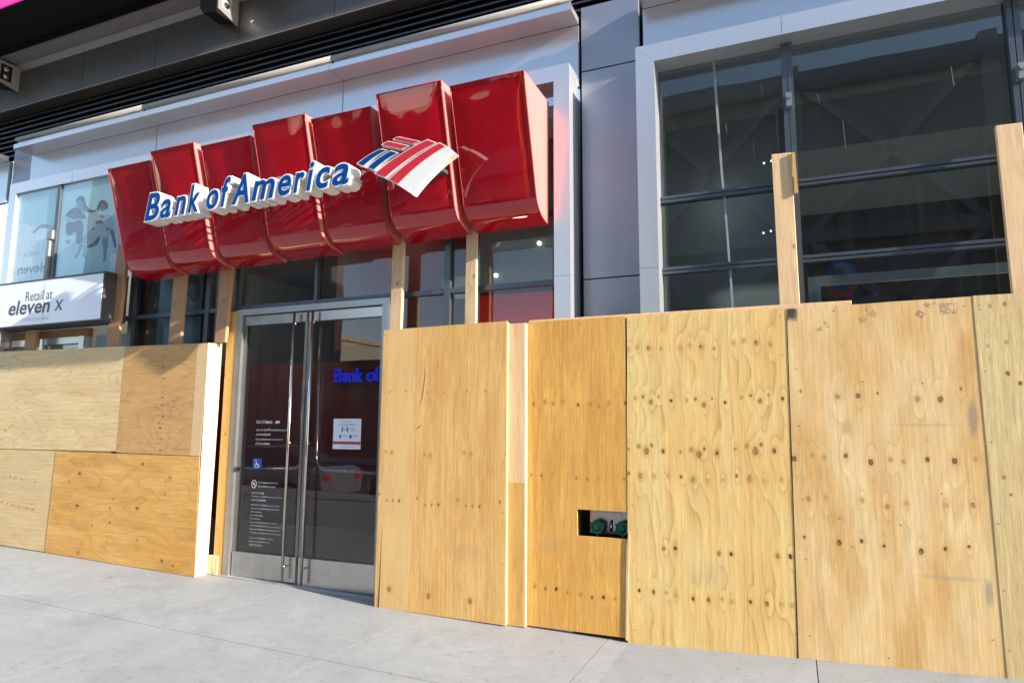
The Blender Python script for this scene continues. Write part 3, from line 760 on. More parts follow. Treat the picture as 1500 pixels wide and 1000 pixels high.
box('red_band', X0 + .002, X1 - .002, Y - .0016, Y - .0006, Z0 + .045, Z0 + .072, M['red_ink'], nt)
text_part('lettering', "Let's work together", X0 + .06, X1 - .06, Z1 - .066, Z1 - .044, Y - .001, M['blue_ink'], nt)
text_part('lettering', 'Bank of America', X0 + .11, X1 - .11, Z1 - .032, Z1 - .020, Y - .001, M['sign_ink'], nt)
text_part('lettering', 'Thank you for your patience', X0 + .07, X1 - .07, Z0 + .016, Z0 + .028, Y - .001, M['sign_ink'], nt)
b = MB()
for px in (X0 + .105, X0 + .165):
    b.prism([(px - .006, Z1 - .125), (px + .006, Z1 - .125), (px + .008, Z1 - .085), (px - .008, Z1 - .085)], Y - .0016, Y - .0006)
    b.prism([(px + .006 * math.cos(w), Z1 - .078 + .006 * math.sin(w)) for w in [2 * math.pi * i / 8 for i in range(8)]], Y - .0016, Y - .0006)
b.prism([(X0 + .115, Z1 - .106), (X0 + .155, Z1 - .106), (X0 + .155, Z1 - .101), (X0 + .115, Z1 - .101)], Y - .0016, Y - .0006)
b.prism([(X0 + .075, Z1 - .185), (X0 + .092, Z1 - .185), (X0 + .094, Z1 - .15), (X0 + .073, Z1 - .15)], Y - .0016, Y - .0006)
b.prism([(X0 + .185, Z1 - .175), (X0 + .205, Z1 - .19), (X0 + .222, Z1 - .165), (X0 + .20, Z1 - .148)], Y - .0016, Y - .0006)
b.build('pictogram', M['blue_ink'], nt)
for px, pz in ((.195, -.09), (.195, -.103), (.195, -.116), (.108, -.16), (.108, -.172), (.232, -.16), (.232, -.172)):
    box('text_line', X0 + px, X0 + px + .055, Y - .0014, Y - .0006, Z1 + pz, Z1 + pz + .004, M['dull_steel'], nt)

# ------------------------------------------------------------------ rooms behind the glass
room = thing('bank_interior', (-5, 2.5, 0), 'dim bank lobby with red walls, pale ceiling and lit lamps seen through the glass', 'interior')
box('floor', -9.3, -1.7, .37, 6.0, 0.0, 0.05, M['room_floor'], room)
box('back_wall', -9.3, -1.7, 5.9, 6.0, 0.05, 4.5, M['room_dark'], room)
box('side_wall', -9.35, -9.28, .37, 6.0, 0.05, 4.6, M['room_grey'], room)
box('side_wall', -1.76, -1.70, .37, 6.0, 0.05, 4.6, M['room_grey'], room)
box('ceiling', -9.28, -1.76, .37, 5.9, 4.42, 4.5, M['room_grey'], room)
box('red_wall', -2.86, -1.765, .86, .92, 0.05, 2.89, M['room_red'], room)
box('grey_bulkhead', -2.86, -1.765, .86, 1.0, 2.93, 4.40, M['room_grey'], room)
# curved red band over the lobby
b = MB(); N_ = 14
for k in range(N_):
    a0, a1 = R(200 + k * 8), R(200 + (k + 1) * 8)
    p0 = (-4.1 + 2.6 * math.cos(a0), 4.6 + 2.9 * math.sin(a0)); p1 = (-4.1 + 2.6 * math.cos(a1), 4.6 + 2.9 * math.sin(a1))
    b.quad((*p0, 2.62), (*p1, 2.62), (*p1, 4.41), (*p0, 4.41))
    b.quad((*p0, 2.62), (p0[0], 5.8, 2.62), (p1[0], 5.8, 2.62), (*p1, 2.62))
b.build('curved_bulkhead', M['room_maroon'], room)
box('feature_wall', -9.2, -3.2, 3.5, 3.6, 0.05, 2.60, M['room_maroon'], room)
text_part('lit_lettering', 'Bank of America', -6.62, -4.80, 2.27, 2.49, 3.44, M['blue_lit'], room, depth=.05)
for k, (x, y, z) in enumerate(((-2.2, .84, 3.36), (-2.66, .84, 3.08), (-2.0, .84, 3.0), (-6.2, 1.5, 4.40), (-3.0, 2.4, 4.40), (-7.0, 2.6, 4.4), (-4.6, 2.0, 4.4))):
    t = MB()
    if z < 4.3: t.lathe((x, z), [(.022, y - .02), (.024, y), (.012, y + .005)], 10)
    else: t.box(x - .06, x + .06, y - .06, y + .06, z - .01, z + .01)
    t.build('downlight', M['lamp'], room)
t = MB(); t.lathe((-4.75, 2.74), [(.02, 1.93), (.05, 1.95), (.06, 2.0), (.06, 2.06)], 14); t.build('dome_camera', M['grey_dark'], room, smooth=True)
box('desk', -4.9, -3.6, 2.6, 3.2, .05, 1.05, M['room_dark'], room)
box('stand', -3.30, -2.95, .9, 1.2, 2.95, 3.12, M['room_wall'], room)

# ------------------------------------------------------------------ shop window posters, left
wp = thing('window_poster', (-7.9, .1150, 3.3), 'pale blue window poster of two women in fashion outfits beside the red sign', 'poster')
box('sheet', -8.285, -7.045, .1120, .1160, 3.30, 4.55, M['film'], wp)
def blob(pts, name, mat, y, parent=wp):
    b = MB(); b.prism(pts, y, y + .0012); b.build(name, mat, parent)
def smooth_poly(pts, n=3):
    for _ in range(n):
        q = []
        for i, p in enumerate(pts):
            r = pts[(i + 1) % len(pts)]
            q += [(p[0] * 0.75 + r[0] * 0.25, p[1] * 0.75 + r[1] * 0.25), (p[0] * 0.25 + r[0] * 0.75, p[1] * 0.25 + r[1] * 0.75)]
        pts = q
    return pts
def P(l, n=2): return smooth_poly(l, n)
blob(P([(-8.02, 4.302), (-8.01, 4.353), (-7.965, 4.377), (-7.897, 4.365), (-7.856, 4.321), (-7.83, 4.252), (-7.755, 4.177), (-7.647, 4.152), (-7.634, 4.17), (-7.625, 4.136), (-7.726, 4.129), (-7.823, 4.161), (-7.877, 4.209), (-7.932, 4.307), (-7.987, 4.322)]), 'hair', M['fig_dark'], .1090)
blob(P([(-8.005, 4.32), (-7.963, 4.327), (-7.912, 4.296), (-7.896, 4.249), (-7.92, 4.216), (-7.965, 4.232), (-7.994, 4.274)]), 'face', M['fig_mid'], .1070)
blob(P([(-7.931, 4.224), (-7.899, 4.233), (-7.834, 4.154), (-7.845, 4.112), (-7.893, 4.154)]), 'neckline', M['fig_mid'], .1066)
blob(P([(-8.179, 4.179), (-8.105, 4.221), (-8.012, 4.243), (-7.924, 4.207), (-7.843, 4.131), (-7.796, 4.096), (-7.858, 4.067), (-7.956, 4.096), (-8.013, 4.078), (-8.09, 4.112), (-8.163, 4.121), (-8.193, 4.158)]), 'jacket', M['fig_dark'], .1092)
blob(P([(-8.179, 4.148), (-8.102, 4.113), (-7.999, 4.06), (-8.03, 4.042), (-8.128, 4.09), (-8.181, 4.123)]), 'sleeve', M['fig_pale'], .1063)
blob(P([(-8.164, 4.071), (-8.045, 4.044), (-7.93, 4.076), (-7.853, 4.034), (-7.828, 3.934), (-7.821, 3.787), (-7.887, 3.759), (-7.949, 3.776), (-7.953, 3.899), (-8.005, 3.929), (-8.036, 3.892), (-8.119, 3.888), (-8.162, 3.939)]), 'skirt', M['fig_dark'], .1087)
blob(P([(-8.136, 3.837), (-8.052, 3.836), (-8.032, 3.81), (-8.081, 3.785), (-8.136, 3.801)], 1), 'bag', M['fig_mid'], .1078)
blob(P([(-7.892, 3.759), (-7.817, 3.758), (-7.849, 3.685), (-7.898, 3.593), (-7.953, 3.582), (-7.95, 3.61), (-7.901, 3.65)]), 'leg', M['fig_mid'], .1094)
blob(P([(-7.814, 3.738), (-7.777, 3.741), (-7.754, 3.635), (-7.736, 3.566), (-7.779, 3.574), (-7.819, 3.629), (-7.784, 3.646)]), 'leg', M['fig_mid'], .1094)
blob(P([(-7.634, 4.17), (-7.607, 4.218), (-7.589, 4.258), (-7.536, 4.271), (-7.469, 4.246), (-7.421, 4.188), (-7.429, 4.137), (-7.484, 4.144), (-7.503, 4.185), (-7.553, 4.221), (-7.574, 4.175), (-7.601, 4.146)]), 'hair', M['fig_dark'], .1090)
blob(P([(-7.569, 4.207), (-7.529, 4.218), (-7.476, 4.188), (-7.47, 4.146), (-7.505, 4.128), (-7.548, 4.149)]), 'face', M['fig_mid'], .1070)
blob(P([(-7.573, 4.198), (-7.475, 4.182), (-7.473, 4.169), (-7.571, 4.183)], 1), 'sunglasses', M['fig_dark'], .1064)
blob(P([(-7.724, 4.116), (-7.61, 4.126), (-7.544, 4.078), (-7.488, 4.071), (-7.423, 4.087), (-7.346, 4.045), (-7.288, 3.935), (-7.312, 3.881), (-7.407, 3.886), (-7.408, 3.933), (-7.61, 3.949), (-7.617, 3.916), (-7.698, 3.919), (-7.845, 3.968), (-7.903, 4.021), (-7.824, 4.08)]), 'blouse', M['fig_pale'], .1092)
blob(P([(-7.558, 4.083), (-7.475, 4.076), (-7.484, 4.038), (-7.52, 4.033)]), 'neckline', M['fig_mid'], .1068)
blob(P([(-7.631, 4.021), (-7.493, 4.014), (-7.492, 3.972), (-7.618, 3.974)], 1), 'belt', M['fig_dark'], .1066)
blob(P([(-7.699, 3.925), (-7.637, 3.944), (-7.616, 3.922), (-7.678, 3.907)], 1), 'hand', M['fig_dark'], .1060)
blob(P([(-7.426, 3.894), (-7.373, 3.906), (-7.362, 3.887), (-7.415, 3.88)], 1), 'hand', M['fig_dark'], .1060)
blob(P([(-7.615, 3.948), (-7.404, 3.933), (-7.37, 3.881), (-7.359, 3.788), (-7.546, 3.802), (-7.584, 3.778), (-7.698, 3.739), (-7.816, 3.751), (-7.85, 3.936), (-7.721, 3.913)]), 'skirt', M['fig_pale'], .1076)
blob(P([(-7.532, 3.836), (-7.524, 3.771), (-7.576, 3.713), (-7.669, 3.694), (-7.764, 3.71), (-7.697, 3.726), (-7.613, 3.757)]), 'hem', M['fig_dark'], .1073)
blob(P([(-7.496, 3.8), (-7.377, 3.79), (-7.374, 3.723), (-7.385, 3.599), (-7.39, 3.495), (-7.445, 3.501), (-7.425, 3.555), (-7.452, 3.668)]), 'leg', M['fig_mid'], .1096)
blob(P([(-7.357, 3.88), (-7.312, 3.881), (-7.266, 3.791), (-7.222, 3.645), (-7.243, 3.639), (-7.296, 3.747)]), 'coat_tail', M['fig_dark'], .1075)
box('price_card', -7.30, -7.12, .1060, .1072, 3.36, 3.58, M['sheet_white'], wp)
wf = thing('pane_sheet', (-8.9, .1120, 3.3), 'white sheet imitating a sunlit reflection with reversed lettering in the leftmost shop pane', 'painted reflection')
b = MB(); b.prism([(-9.15, 3.30), (-8.385, 3.30), (-8.385, 3.985), (-9.15, 4.19)], .1120, .1160); b.build('sheet', M['sheet_white'], wf)  # slanted top edge of the white sheet imitates a sunlit patch
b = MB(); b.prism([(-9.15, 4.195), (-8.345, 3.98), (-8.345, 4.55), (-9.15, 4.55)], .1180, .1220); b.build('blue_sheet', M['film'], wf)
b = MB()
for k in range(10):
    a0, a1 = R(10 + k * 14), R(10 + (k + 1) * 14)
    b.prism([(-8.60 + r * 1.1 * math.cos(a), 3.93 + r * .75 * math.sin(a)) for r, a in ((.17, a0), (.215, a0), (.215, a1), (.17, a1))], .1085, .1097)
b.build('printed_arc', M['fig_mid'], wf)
text_part('lettering', 'Retail at', -8.93, -8.66, 3.70, 3.77, .110, M['dull_steel'], wf, mirror=True)  # mirrored print stands in for lettering reflected in the glass
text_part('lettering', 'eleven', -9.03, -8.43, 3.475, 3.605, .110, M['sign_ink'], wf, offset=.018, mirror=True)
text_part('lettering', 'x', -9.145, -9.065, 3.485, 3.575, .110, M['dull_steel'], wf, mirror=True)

# ------------------------------------------------------------------ shop light-box sign
ss = thing('shop_sign', (-8.2, .0, 2.75), 'white box sign of the shop at the left edge reading Retail at eleven x', 'sign')
b = MB(); b.box(-10.4, -7.088, -.093, .200, 2.750, 3.312); b.build('casing', M['grey_dark'], ss)
box('face', -10.38, -7.105, -.100, -.0945, 2.765, 3.285, M['sign_white'], ss)
box('seam', -8.105, -8.102, -.1025, -.1005, 2.765, 3.285, M['dull_steel'], ss)
text_part('lettering', 'Retail at', -8.450, -7.955, 3.055, 3.175, -.1012, M['sign_ink'], ss, ink=(0.0, .72))
text_part('lettering', 'eleven', -8.755, -7.985, 2.895, 3.075, -.1012, M['sign_ink'], ss, shear=.12, offset=.022)
text_part('lettering', 'x', -7.90, -7.75, 2.905, 3.03, -.1012, M['sign_ink'], ss, shear=.1)
text_part('lettering', '11 TIMES SQUARE', -8.50, -7.99, 2.800, 2.845, -.1012, M['dull_steel'], ss)
# shop entrance below
se = thing('shop_entrance', (-8.4, .25, 0), 'shop doorway with silver door heads under the white box sign', 'doorway')
box('door_head', -9.14, -8.62, .19, .28, 2.56, 2.64, M['silver'], se)
box('door_head', -8.50, -7.83, .19, .28, 2.56, 2.64, M['silver'], se)
box('door_jamb', -7.83, -7.74, .17, .28, .15, 2.64, M['silver'], se)
box('door_jamb', -8.58, -8.53, .19, .28, .15, 2.64, M['silver'], se)
box('timber_head', -9.14, -7.74, .20, .28, 2.642, 2.74, LB[2], se, uv=lambda p: (p[2], p[0]))
box('pane', -9.14, -7.84, .23, .236, .15, 2.559, M['glass_dark'], se)
box('side_pane', -7.735, -7.06, .236, .244, .15, 2.74, M['glass'], se)
box('white_blind', -7.70, -7.08, .30, .31, 2.2, 2.66, M['film'], se)
# pale blue poster glimpsed between the posts
wq = thing('window_poster', (-6.4, .33, 0), 'pale grey and blue window poster behind the posts left of the doors', 'poster')
box('sheet', -6.72, -5.88, .330, .334, .6, 3.38, M['film'], wq)
blob(smooth_poly([(-6.7, 3.3), (-6.55, 3.35), (-6.3, 3.05), (-6.1, 2.75), (-6.2, 2.7), (-6.45, 2.9), (-6.6, 3.1)]), 'printed_sleeve', M['fig_pale'], .3275, wq)
blob(smooth_poly([(-6.45, 3.35), (-6.15, 3.33), (-6.05, 3.0), (-6.2, 2.95), (-6.35, 3.15)]), 'printed_shade', M['fig_mid'], .3268, wq)
blob(smooth_poly([(-6.72, 2.75), (-6.62, 2.75), (-6.60, 2.4), (-6.7, 2.4)]), 'printed_lace', M['fig_mid'], .3272, wq)
cs = box('dark_column', -7.05, -6.74, .31, .40, .1, 3.35, M['room_dark'], sf)
box('red_column', -6.02, -5.88, .31, .325, .1, 3.39, M['room_maroon'], sf)

# ------------------------------------------------------------------ right bay window
rb = thing('storefront', (0.6, .25, 0), 'tall dark window bay in a silver surround right of the bank', 'shopfront')
mitre_frame(-1.066, 3.9, 4.705, 0.152, 0.070, 0.328, rb)
for x0, x1 in ((.042, .078), (.084, .122), (1.490, 1.524), (1.530, 1.566), (2.9, 2.96)):
    box('mullion', x0, x1, .20, .30, 0.1, 4.545, M['mullion'], rb)
for a, c in ((-.914, .042), (.122, 1.490), (1.566, 2.9), (2.96, 3.75)):
    for z in (2.83, 3.42):
        box('transom', a + .001, c - .001, .212, .292, z - .026, z - .002, M['mullion'], rb)
        box('transom', a + .001, c - .001, .206, .292, z + .003, z + .026, M['mullion'], rb)
    for z0, z1 in ((.1, 2.804), (2.857, 3.394), (3.447, 4.545)):
        box('window_pane', a, c, .246, .254, z0, z1, M['glass_bay'], rb)
for x, z in ((.081, 4.06), (.081, 3.50), (1.527, 3.98)):
    b = MB(); b.box(x - .018, x + .022, .135, .199, z - .055, z + .055); b.tube([(x + .002, .11, z + .02), (x + .002, .136, z + .02)], .022, 10)
    b.build('glazing_clip', M['dull_steel'], rb)
seam(.055, .058, 4.555, 4.705, .07, rb); seam(-1.065, -.916, 2.83, 2.8325, .07, rb); seam(2.0, 2.003, 4.555, 4.705, .07, rb)
# room behind
r2 = thing('office_interior', (1, 2.5, 0), 'dark room with grey wall and pale beam behind the right window bay', 'interior')
box('floor', -1.0, 7, .40, 6, 0, .1, M['room_floor'], r2)
box('back_wall', -1.0, 7, 5.5, 5.6, .1, 4.9, M['room_dark'], r2)
box('side_wall', -1.06, -1.0, .40, 5.5, .1, 4.9, M['room_grey'], r2)
box('ceiling', -1.0, 7, .40, 5.5, 4.75, 4.85, M['room_grey'], r2)
box('partition', -1.0, -.02, 1.1, 1.2, .1, 4.4, M['room_grey'], r2)
box('beam', .0, 7, 1.2, 1.6, 4.05, 4.5, M['room_grey'], r2)
box('blind_head', .24, 3.7, .40, .45, 2.66, 2.73, M['white'], r2)
box('blind_side', .155, .239, .40, .45, .1, 2.73, M['white'], r2)
def strip_on_glass(name, pts, w, mat, parent):
    t = MB()
    for (xa, za), (xb, zb_) in zip(pts, pts[1:]): t.hexa([(xb - w, .2432, zb_), (xb + w, .2432, zb_), (xb + w, .2455, zb_), (xb - w, .2455, zb_), (xa - w, .2432, za), (xa + w, .2432, za), (xa + w, .2455, za), (xa - w, .2455, za)])
    return t.build(name, mat, parent)
strip_on_glass('pane_strip', [(-.462, 4.545), (-.455, 4.30), (-.445, 4.0), (-.432, 3.6), (-.424, 3.447)], .009, M['strip_pale'], rb)  # narrow pale strip running down the left pane
strip_on_glass('pane_strip', [(-.420, 3.394), (-.408, 3.1), (-.400, 2.857)], .008, M['strip_pale'], rb)
strip_on_glass('pane_strip', [(-.396, 2.804), (-.385, 2.35)], .008, M['strip_pale'], rb)
rr_ = random.Random(5)
for k in range(6):
    x = rr_.choice([rr_.uniform(-.85, 0.0), rr_.uniform(.2, 1.4), rr_.uniform(.2, 1.4)]); z = rr_.uniform(3.75, 4.35); l = rr_.uniform(.06, .22)
    strip_on_glass('dried_run', [(x, z), (x + .008, z - l)], rr_.uniform(.001, .002), M['run'], rb)
for x, z in ((-.11, 3.86), (-.05, 3.87), (-.14, 3.24), (-.08, 3.25)):
    t = MB(); t.lathe((x - .02, z), [(.005, .84), (.010, .85), (.010, .86)], 8); t.build('lamp', M['lamp'], r2)
ov = thing('oval_sign', (.40, .58, 2.5), 'oval blue and red sign on a stem inside the right window', 'sign')
def oval(rx, rz, cx=.40, cz=2.73, n=24, a0=0, a1=360): return [(cx + rx * math.cos(R(a0 + (a1 - a0) * i / n)), cz + rz * math.sin(R(a0 + (a1 - a0) * i / n))) for i in range(n)]
b = MB(); b.prism(oval(.115, .155), .575, .585); b.build('blue_disc', M['blue_ink'], ov)
b = MB(); b.prism([(.40 + .113 * math.cos(R(200 + k * 14)), 2.73 + .150 * math.sin(R(200 + k * 14))) for k in range(11)] + [(.40 + .08 * math.cos(R(340 - k * 14)), 2.73 + .095 * math.sin(R(340 - k * 14))) for k in range(11)], .568, .574); b.build('red_band', M['red_ink'], ov)
b = MB(); b.prism(smooth_poly([(.34, 2.85), (.43, 2.86), (.47, 2.80), (.45, 2.74), (.39, 2.73), (.35, 2.77)]), .568, .574); b.build('pale_emblem', M['dull_steel'], ov)
b = MB(); b.prism([(.375, 2.2), (.425, 2.2), (.42, 2.585), (.38, 2.585)], .576, .584); b.build('stem', M['red_ink'], ov)
b = MB(); b.prism([(.45, 2.45), (.64, 2.47), (.63, 2.60), (.47, 2.54)], .50, .504)
tag(b.build('paper_sheet', M['dull_steel']), 'grey sheet of paper leaning behind the oval sign', 'paper')

# ------------------------------------------------------------------ bank sign
bs = thing('bank_sign', (-4.2, .10, 3.25), 'large sign of seven glossy red panels with blue Bank of America letters and flag logo', 'sign')
def red_panel(xl, xr, ytop, ztop, zb, raise_):
    """curved, slightly pillowed tray: face runs down, sweeps back to the wall"""
    prof = [(ytop, ztop)]
    y1, z1 = ytop + .27, zb + .20
    for k in range(1, 15): prof.append((ytop + (y1 - ytop) * k / 14, ztop + (z1 - ztop) * k / 14))
    p0, p1, p2, p3 = (y1, z1), (y1 + .035, z1 - .13), (y1 + .12, zb + .02), (.12, zb)
    for k in range(1, 13):
        t = k / 12; a = (1 - t) ** 3; b_ = 3 * t * (1 - t) ** 2; c = 3 * t * t * (1 - t); d = t ** 3
        prof.append((a * p0[0] + b_ * p1[0] + c * p2[0] + d * p3[0], a * p0[1] + b_ * p1[1] + c * p2[1] + d * p3[1]))
    us = [0, .035, .05, .07] + [.07 + .86 * k / 12 for k in range(1, 12)] + [.93, .95, .965, 1.0]
    n = len(prof); m = len(us)
    b = MB(); rows = []
    for j, (y, z) in enumerate(prof):
        ya, za = prof[max(j - 1, 0)]; yb, zb_ = prof[min(j + 1, n - 1)]
        ty, tz = yb - ya, zb_ - za; L = math.hypot(ty, tz); ny, nz = tz / L, -ty / L       # outward
        if ny > 0: ny, nz = -ny, -nz
        row = []
        s = j / (n - 1)
        for u in us:
            rim = u in (0, 1.0) or j == 0
            e = min(u, 1 - u, (s * 1.6)) 
            lift = 0.0 if e < .04 else (raise_ * (1 - math.exp(-(e - .035) * 7)))
            if s > .82: lift *= max(0.0, 1 - (s - .82) / .18)
            row.append(len(b.v)); b.v.append((xl + (xr - xl) * u, y + ny * lift, z + nz * lift))
        rows.append(row)
    for j in range(n - 1):
        for i in range(m - 1):
            b.f.append((rows[j][i], rows[j + 1][i], rows[j + 1][i + 1], rows[j][i + 1])); b.mi.append(0)
    pan = b.build('sign_panel', M['red_gloss'], bs, smooth=True)
    # tray sides, top and back
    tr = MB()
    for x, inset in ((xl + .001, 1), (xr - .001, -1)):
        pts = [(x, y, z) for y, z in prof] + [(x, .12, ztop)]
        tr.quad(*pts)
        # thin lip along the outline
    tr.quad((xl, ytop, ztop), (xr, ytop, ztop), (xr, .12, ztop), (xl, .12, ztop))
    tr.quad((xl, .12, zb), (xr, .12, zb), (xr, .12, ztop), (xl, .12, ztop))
    tr.build('panel_tray', M['red_side_glare'], pan)
    lip = MB()
    for x in (xl + .006, xr - .006): lip.tube([(x, y - .002, z) for y, z in prof[:-1]], .005, 6)
    lip.tube([(xl + .006, ytop - .002, ztop - .006), (xr - .006, ytop - .002, ztop - .006)], .005, 6)
    lip.build('panel_rim', M['red_rim'], pan, smooth=True)
odd = [(-6.66, -6.03, 4.31), (-5.316, -4.675, 4.345), (-3.955, -3.30, 4.375), (-2.515, -1.845, 4.40)]
even = [(-5.965, -5.365, 4.375), (-4.61, -3.985, 4.415), (-3.215, -2.570, 4.445)]
for k, (a, c, zt) in enumerate(odd): red_panel(a, c, -.46, zt, 3.20 + .03 * k, .012)
for k, (a, c, zt) in enumerate(even): red_panel(a, c, -.505, zt, 3.215 + .03 * k, .012)
box('support_beam', -6.5, -1.95, .125, .20, 3.9, 4.0, M['red_side_glare'], bs)
box('support_beam', -6.5, -1.95, .125, .20, 3.45, 3.55, M['grey_dark'], bs)
# letters: white channel bodies with blue faces
LX = [('B', -5.862, -5.640, 0), ('a', -5.650, -5.478, 1), ('n', -5.455, -5.282, 1), ('k', -5.278, -5.105, 0), ('o', -5.040, -4.865, 1), ('f', -4.860, -4.722, 0), ('A', -4.722, -4.490, 0),
      ('m', -4.483, -4.190, 1), ('e', -4.180, -4.004, 1), ('r', -4.002, -3.855, 1), ('i', -3.862, -3.755, 0), ('c', -3.757, -3.580, 1), ('a', -3.582, -3.379, 1)]
for ch, x0, x1, low in LX:
    base = 3.590 + .045 * (x0 + 5.86) / 2.5
    sc = .283
    # glyph heights of the built-in face, measured on the outline itself
    me = text_mesh(ch, 1.0, .22, .022); ys = [v.co.y for v in me.vertices]; lo, hi = min(ys), max(ys); bpy.data.meshes.remove(me)
    me = text_mesh('B', 1.0, 0, 0); cap = max(v.co.y for v in me.vertices); bpy.data.meshes.remove(me)
    z0, z1 = base + lo / cap * sc, base + hi / cap * sc
    L_ = text_part('letter', ch, x0, x1, z0, z1, -.600, M['white_edge'], bs, shear=.20, offset=.048, depth=.16)
    iw = .016
    text_part('letter_face', ch, x0 + iw, x1 - iw, z0 + .013, z1 - .013, -.6035, M['blue'], L_, shear=.20, offset=.016, depth=.004)
    mb = MB()
    xm = (x0 + x1) / 2
    mb.box(xm - .01, xm + .01, -.438, .12, base + .12, base + .135); mb.build('letter_bracket', M['grey_dark'], L_)

# flag emblem: bent bars in the plane y=-0.6
def bar(quad4, mat, inner=True, bow=.012, wide=None):
    """quad4: four corners (x,z) counter-clockwise from lower left; long sides bow upwards"""
    (p0, p1, p2, p3) = [Vector((a, c)) for a, c in quad4]
    def curve(a, c, k, n=8):
        d = (c - a); nrm = Vector((-d.y, d.x)).normalized()
        return [a + d * t / n + nrm * k * 4 * (t / n) * (1 - t / n) for t in range(n + 1)]
    low = curve(p1, p2, bow); up = curve(p3, p0, -bow)
    outl = [tuple(q) for q in low + up]
    b = MB(); b.prism(outl, -.600, -.530)
    o = b.build('flag_stripe', M['white_edge'], bs)
    if mat is not None:
        c = Vector((sum(q[0] for q in outl) / len(outl), sum(q[1] for q in outl) / len(outl)))
        ins = .010
        q0, q1, q2, q3 = p0, p1, p2, p3
        def sh(p, a, c_, s=ins):
            return p + (a - p).normalized() * s + (c_ - p).normalized() * s
        i0, i1, i2, i3 = sh(p0, p1, p3), sh(p1, p0, p2), sh(p2, p1, p3), sh(p3, p2, p0)
        lo2 = curve(i1, i2, bow); up2 = curve(i3, i0, -bow)
        b = MB(); b.prism([tuple(q) for q in lo2 + up2], -.6035, -.6005); b.build('stripe_face', mat, o)
    return o
def flagbar(pts, mat, bow): bar(pts, mat, bow=bow)
flagbar([(-3.325, 3.796), (-3.248, 3.76), (-3.013, 3.867), (-3.083, 3.891)], M['blue'], .010)
flagbar([(-3.216, 3.745), (-3.141, 3.71), (-2.902, 3.825), (-2.982, 3.86)], M['blue'], .010)
flagbar([(-3.08, 3.921), (-2.869, 3.846), (-2.8, 3.87), (-3.008, 3.946)], M['stripe_red'], .004)
flagbar([(-2.97, 3.951), (-2.763, 3.873), (-2.694, 3.889), (-2.907, 3.967)], M['stripe_red'], .004)
flagbar([(-3.14, 3.682), (-3.027, 3.625), (-2.542, 3.85), (-2.632, 3.897)], M['stripe_red'], .020)
flagbar([(-3, 3.608), (-2.901, 3.547), (-2.449, 3.807), (-2.521, 3.851)], M['stripe_red'], .022)
flagbar([(-2.897, 3.545), (-2.762, 3.447), (-2.373, 3.738), (-2.446, 3.805)], None, .024)
mb = MB(); mb.box(-3.0, -2.6, -.529, -.30, 3.70, 3.73); mb.box(-3.15, -2.9, -.529, -.30, 3.80, 3.83); mb.build('logo_bracket', M['grey_dark'], bs)

# ------------------------------------------------------------------ hoardings
def sheet(parent, corners, y, th, mat, name='plywood_sheet', label=None, hole=None, n=7, jag=0.0, tilt=0.0):
    """corners: (x,z) lower-left, lower-right, upper-right, upper-left; edges slightly uneven"""
    (a, c, d, e) = corners
    rnd = random.Random(int(abs(a[0]) * 1000) + len(name))
    pts = []
    for p, q in ((a, c), (c, d), (d, e), (e, a)):
        L = math.hypot(q[0] - p[0], q[1] - p[1]); nx, nz = -(q[1] - p[1]) / L, (q[0] - p[0]) / L
        for k in range(n):
            t = k / n; w = 0 if k == 0 else rnd.uniform(-1, 1) * (.0012 + jag)
            pts.append((p[0] + (q[0] - p[0]) * t + nx * w, p[1] + (q[1] - p[1]) * t + nz * w))
    x0, z0 = a[0], min(a[1], c[1])
    b = MB(); b.prism(pts, y, y + th)
    if tilt:
        b.v = [(p[0], p[1] + tilt * (p[0] - x0), p[2]) for p in b.v]
    o = b.build(name, mat, parent, uv=lambda p: (p[0] - x0 + (p[1] - y) * .3, p[2] - z0))
    if label: o['label'] = label
    return o
def screws(parent, pts, y):
    b = MB()
    for x, z in pts: b.prism([(x + .004 * math.cos(w), z + .004 * math.sin(w)) for w in [2 * math.pi * i / 6 for i in range(6)]], y - .0012, y + .002)
    o = b.build('screw_heads', M['grey_dark'], parent); o['kind'] = 'stuff'
def board(parent, x0, x1, y0, y1, z0, z1, mat, name='stud', z0b=None):
    zb = z0 if z0b is None else z0b
    b = MB(); b.hexa([(x0, y0, z0), (x1, y0, zb), (x1, y1, zb), (x0, y1, z0), (x0, y0, z1), (x1, y0, z1), (x1, y1, z1), (x0, y1, z1)])
    return b.build(name, mat, parent, uv=lambda p: ((p[0] - x0) + (p[1] - y0) + .3 * x0, p[2]), bevel=.0025)
hl = thing('plywood_hoarding', (-7.5, .0, .1), 'plywood hoarding of four mismatched sheets at the left under the shop sign', 'hoarding')
sa = sheet(hl, [(-9.25, 1.298), (-6.800, 1.303), (-6.792, 2.452), (-9.25, 2.482)], 0.0, .015, PW['A'], label='pale sheet with horizontal grain')
sb = sheet(hl, [(-6.795, 1.292), (-5.562, 1.277), (-5.549, 2.432), (-6.787, 2.450)], -0.001, .015, PW['B'], label='tan sheet with horizontal grain')
sc_ = sheet(hl, [(-9.25, .205), (-7.828, .168), (-7.790, 1.290), (-9.25, 1.294)], 0.001, .015, PW['C'], label='greyish sheet with two rows of small knots')
sd = sheet(hl, [(-7.822, .166), (-5.530, .100), (-5.562, 1.271), (-7.784, 1.287)], -0.003, .015, PW['D'], label='orange knotty sheet')
rt = MB(); rt.hexa([(-5.560, .018, .098), (-5.528, -.002, .098), (-5.528, .150, .098), (-5.560, .150, .098), (-5.579, .018, 2.425), (-5.548, -.002, 2.432), (-5.548, .190, 2.445), (-5.579, .190, 2.445)])
rt.build('return_board', LB[0], hl, uv=lambda p: (p[1] + .02, p[2]))
board(hl, -5.525, -5.40, .150, .185, .098, .285, LB[0], 'stud_block')
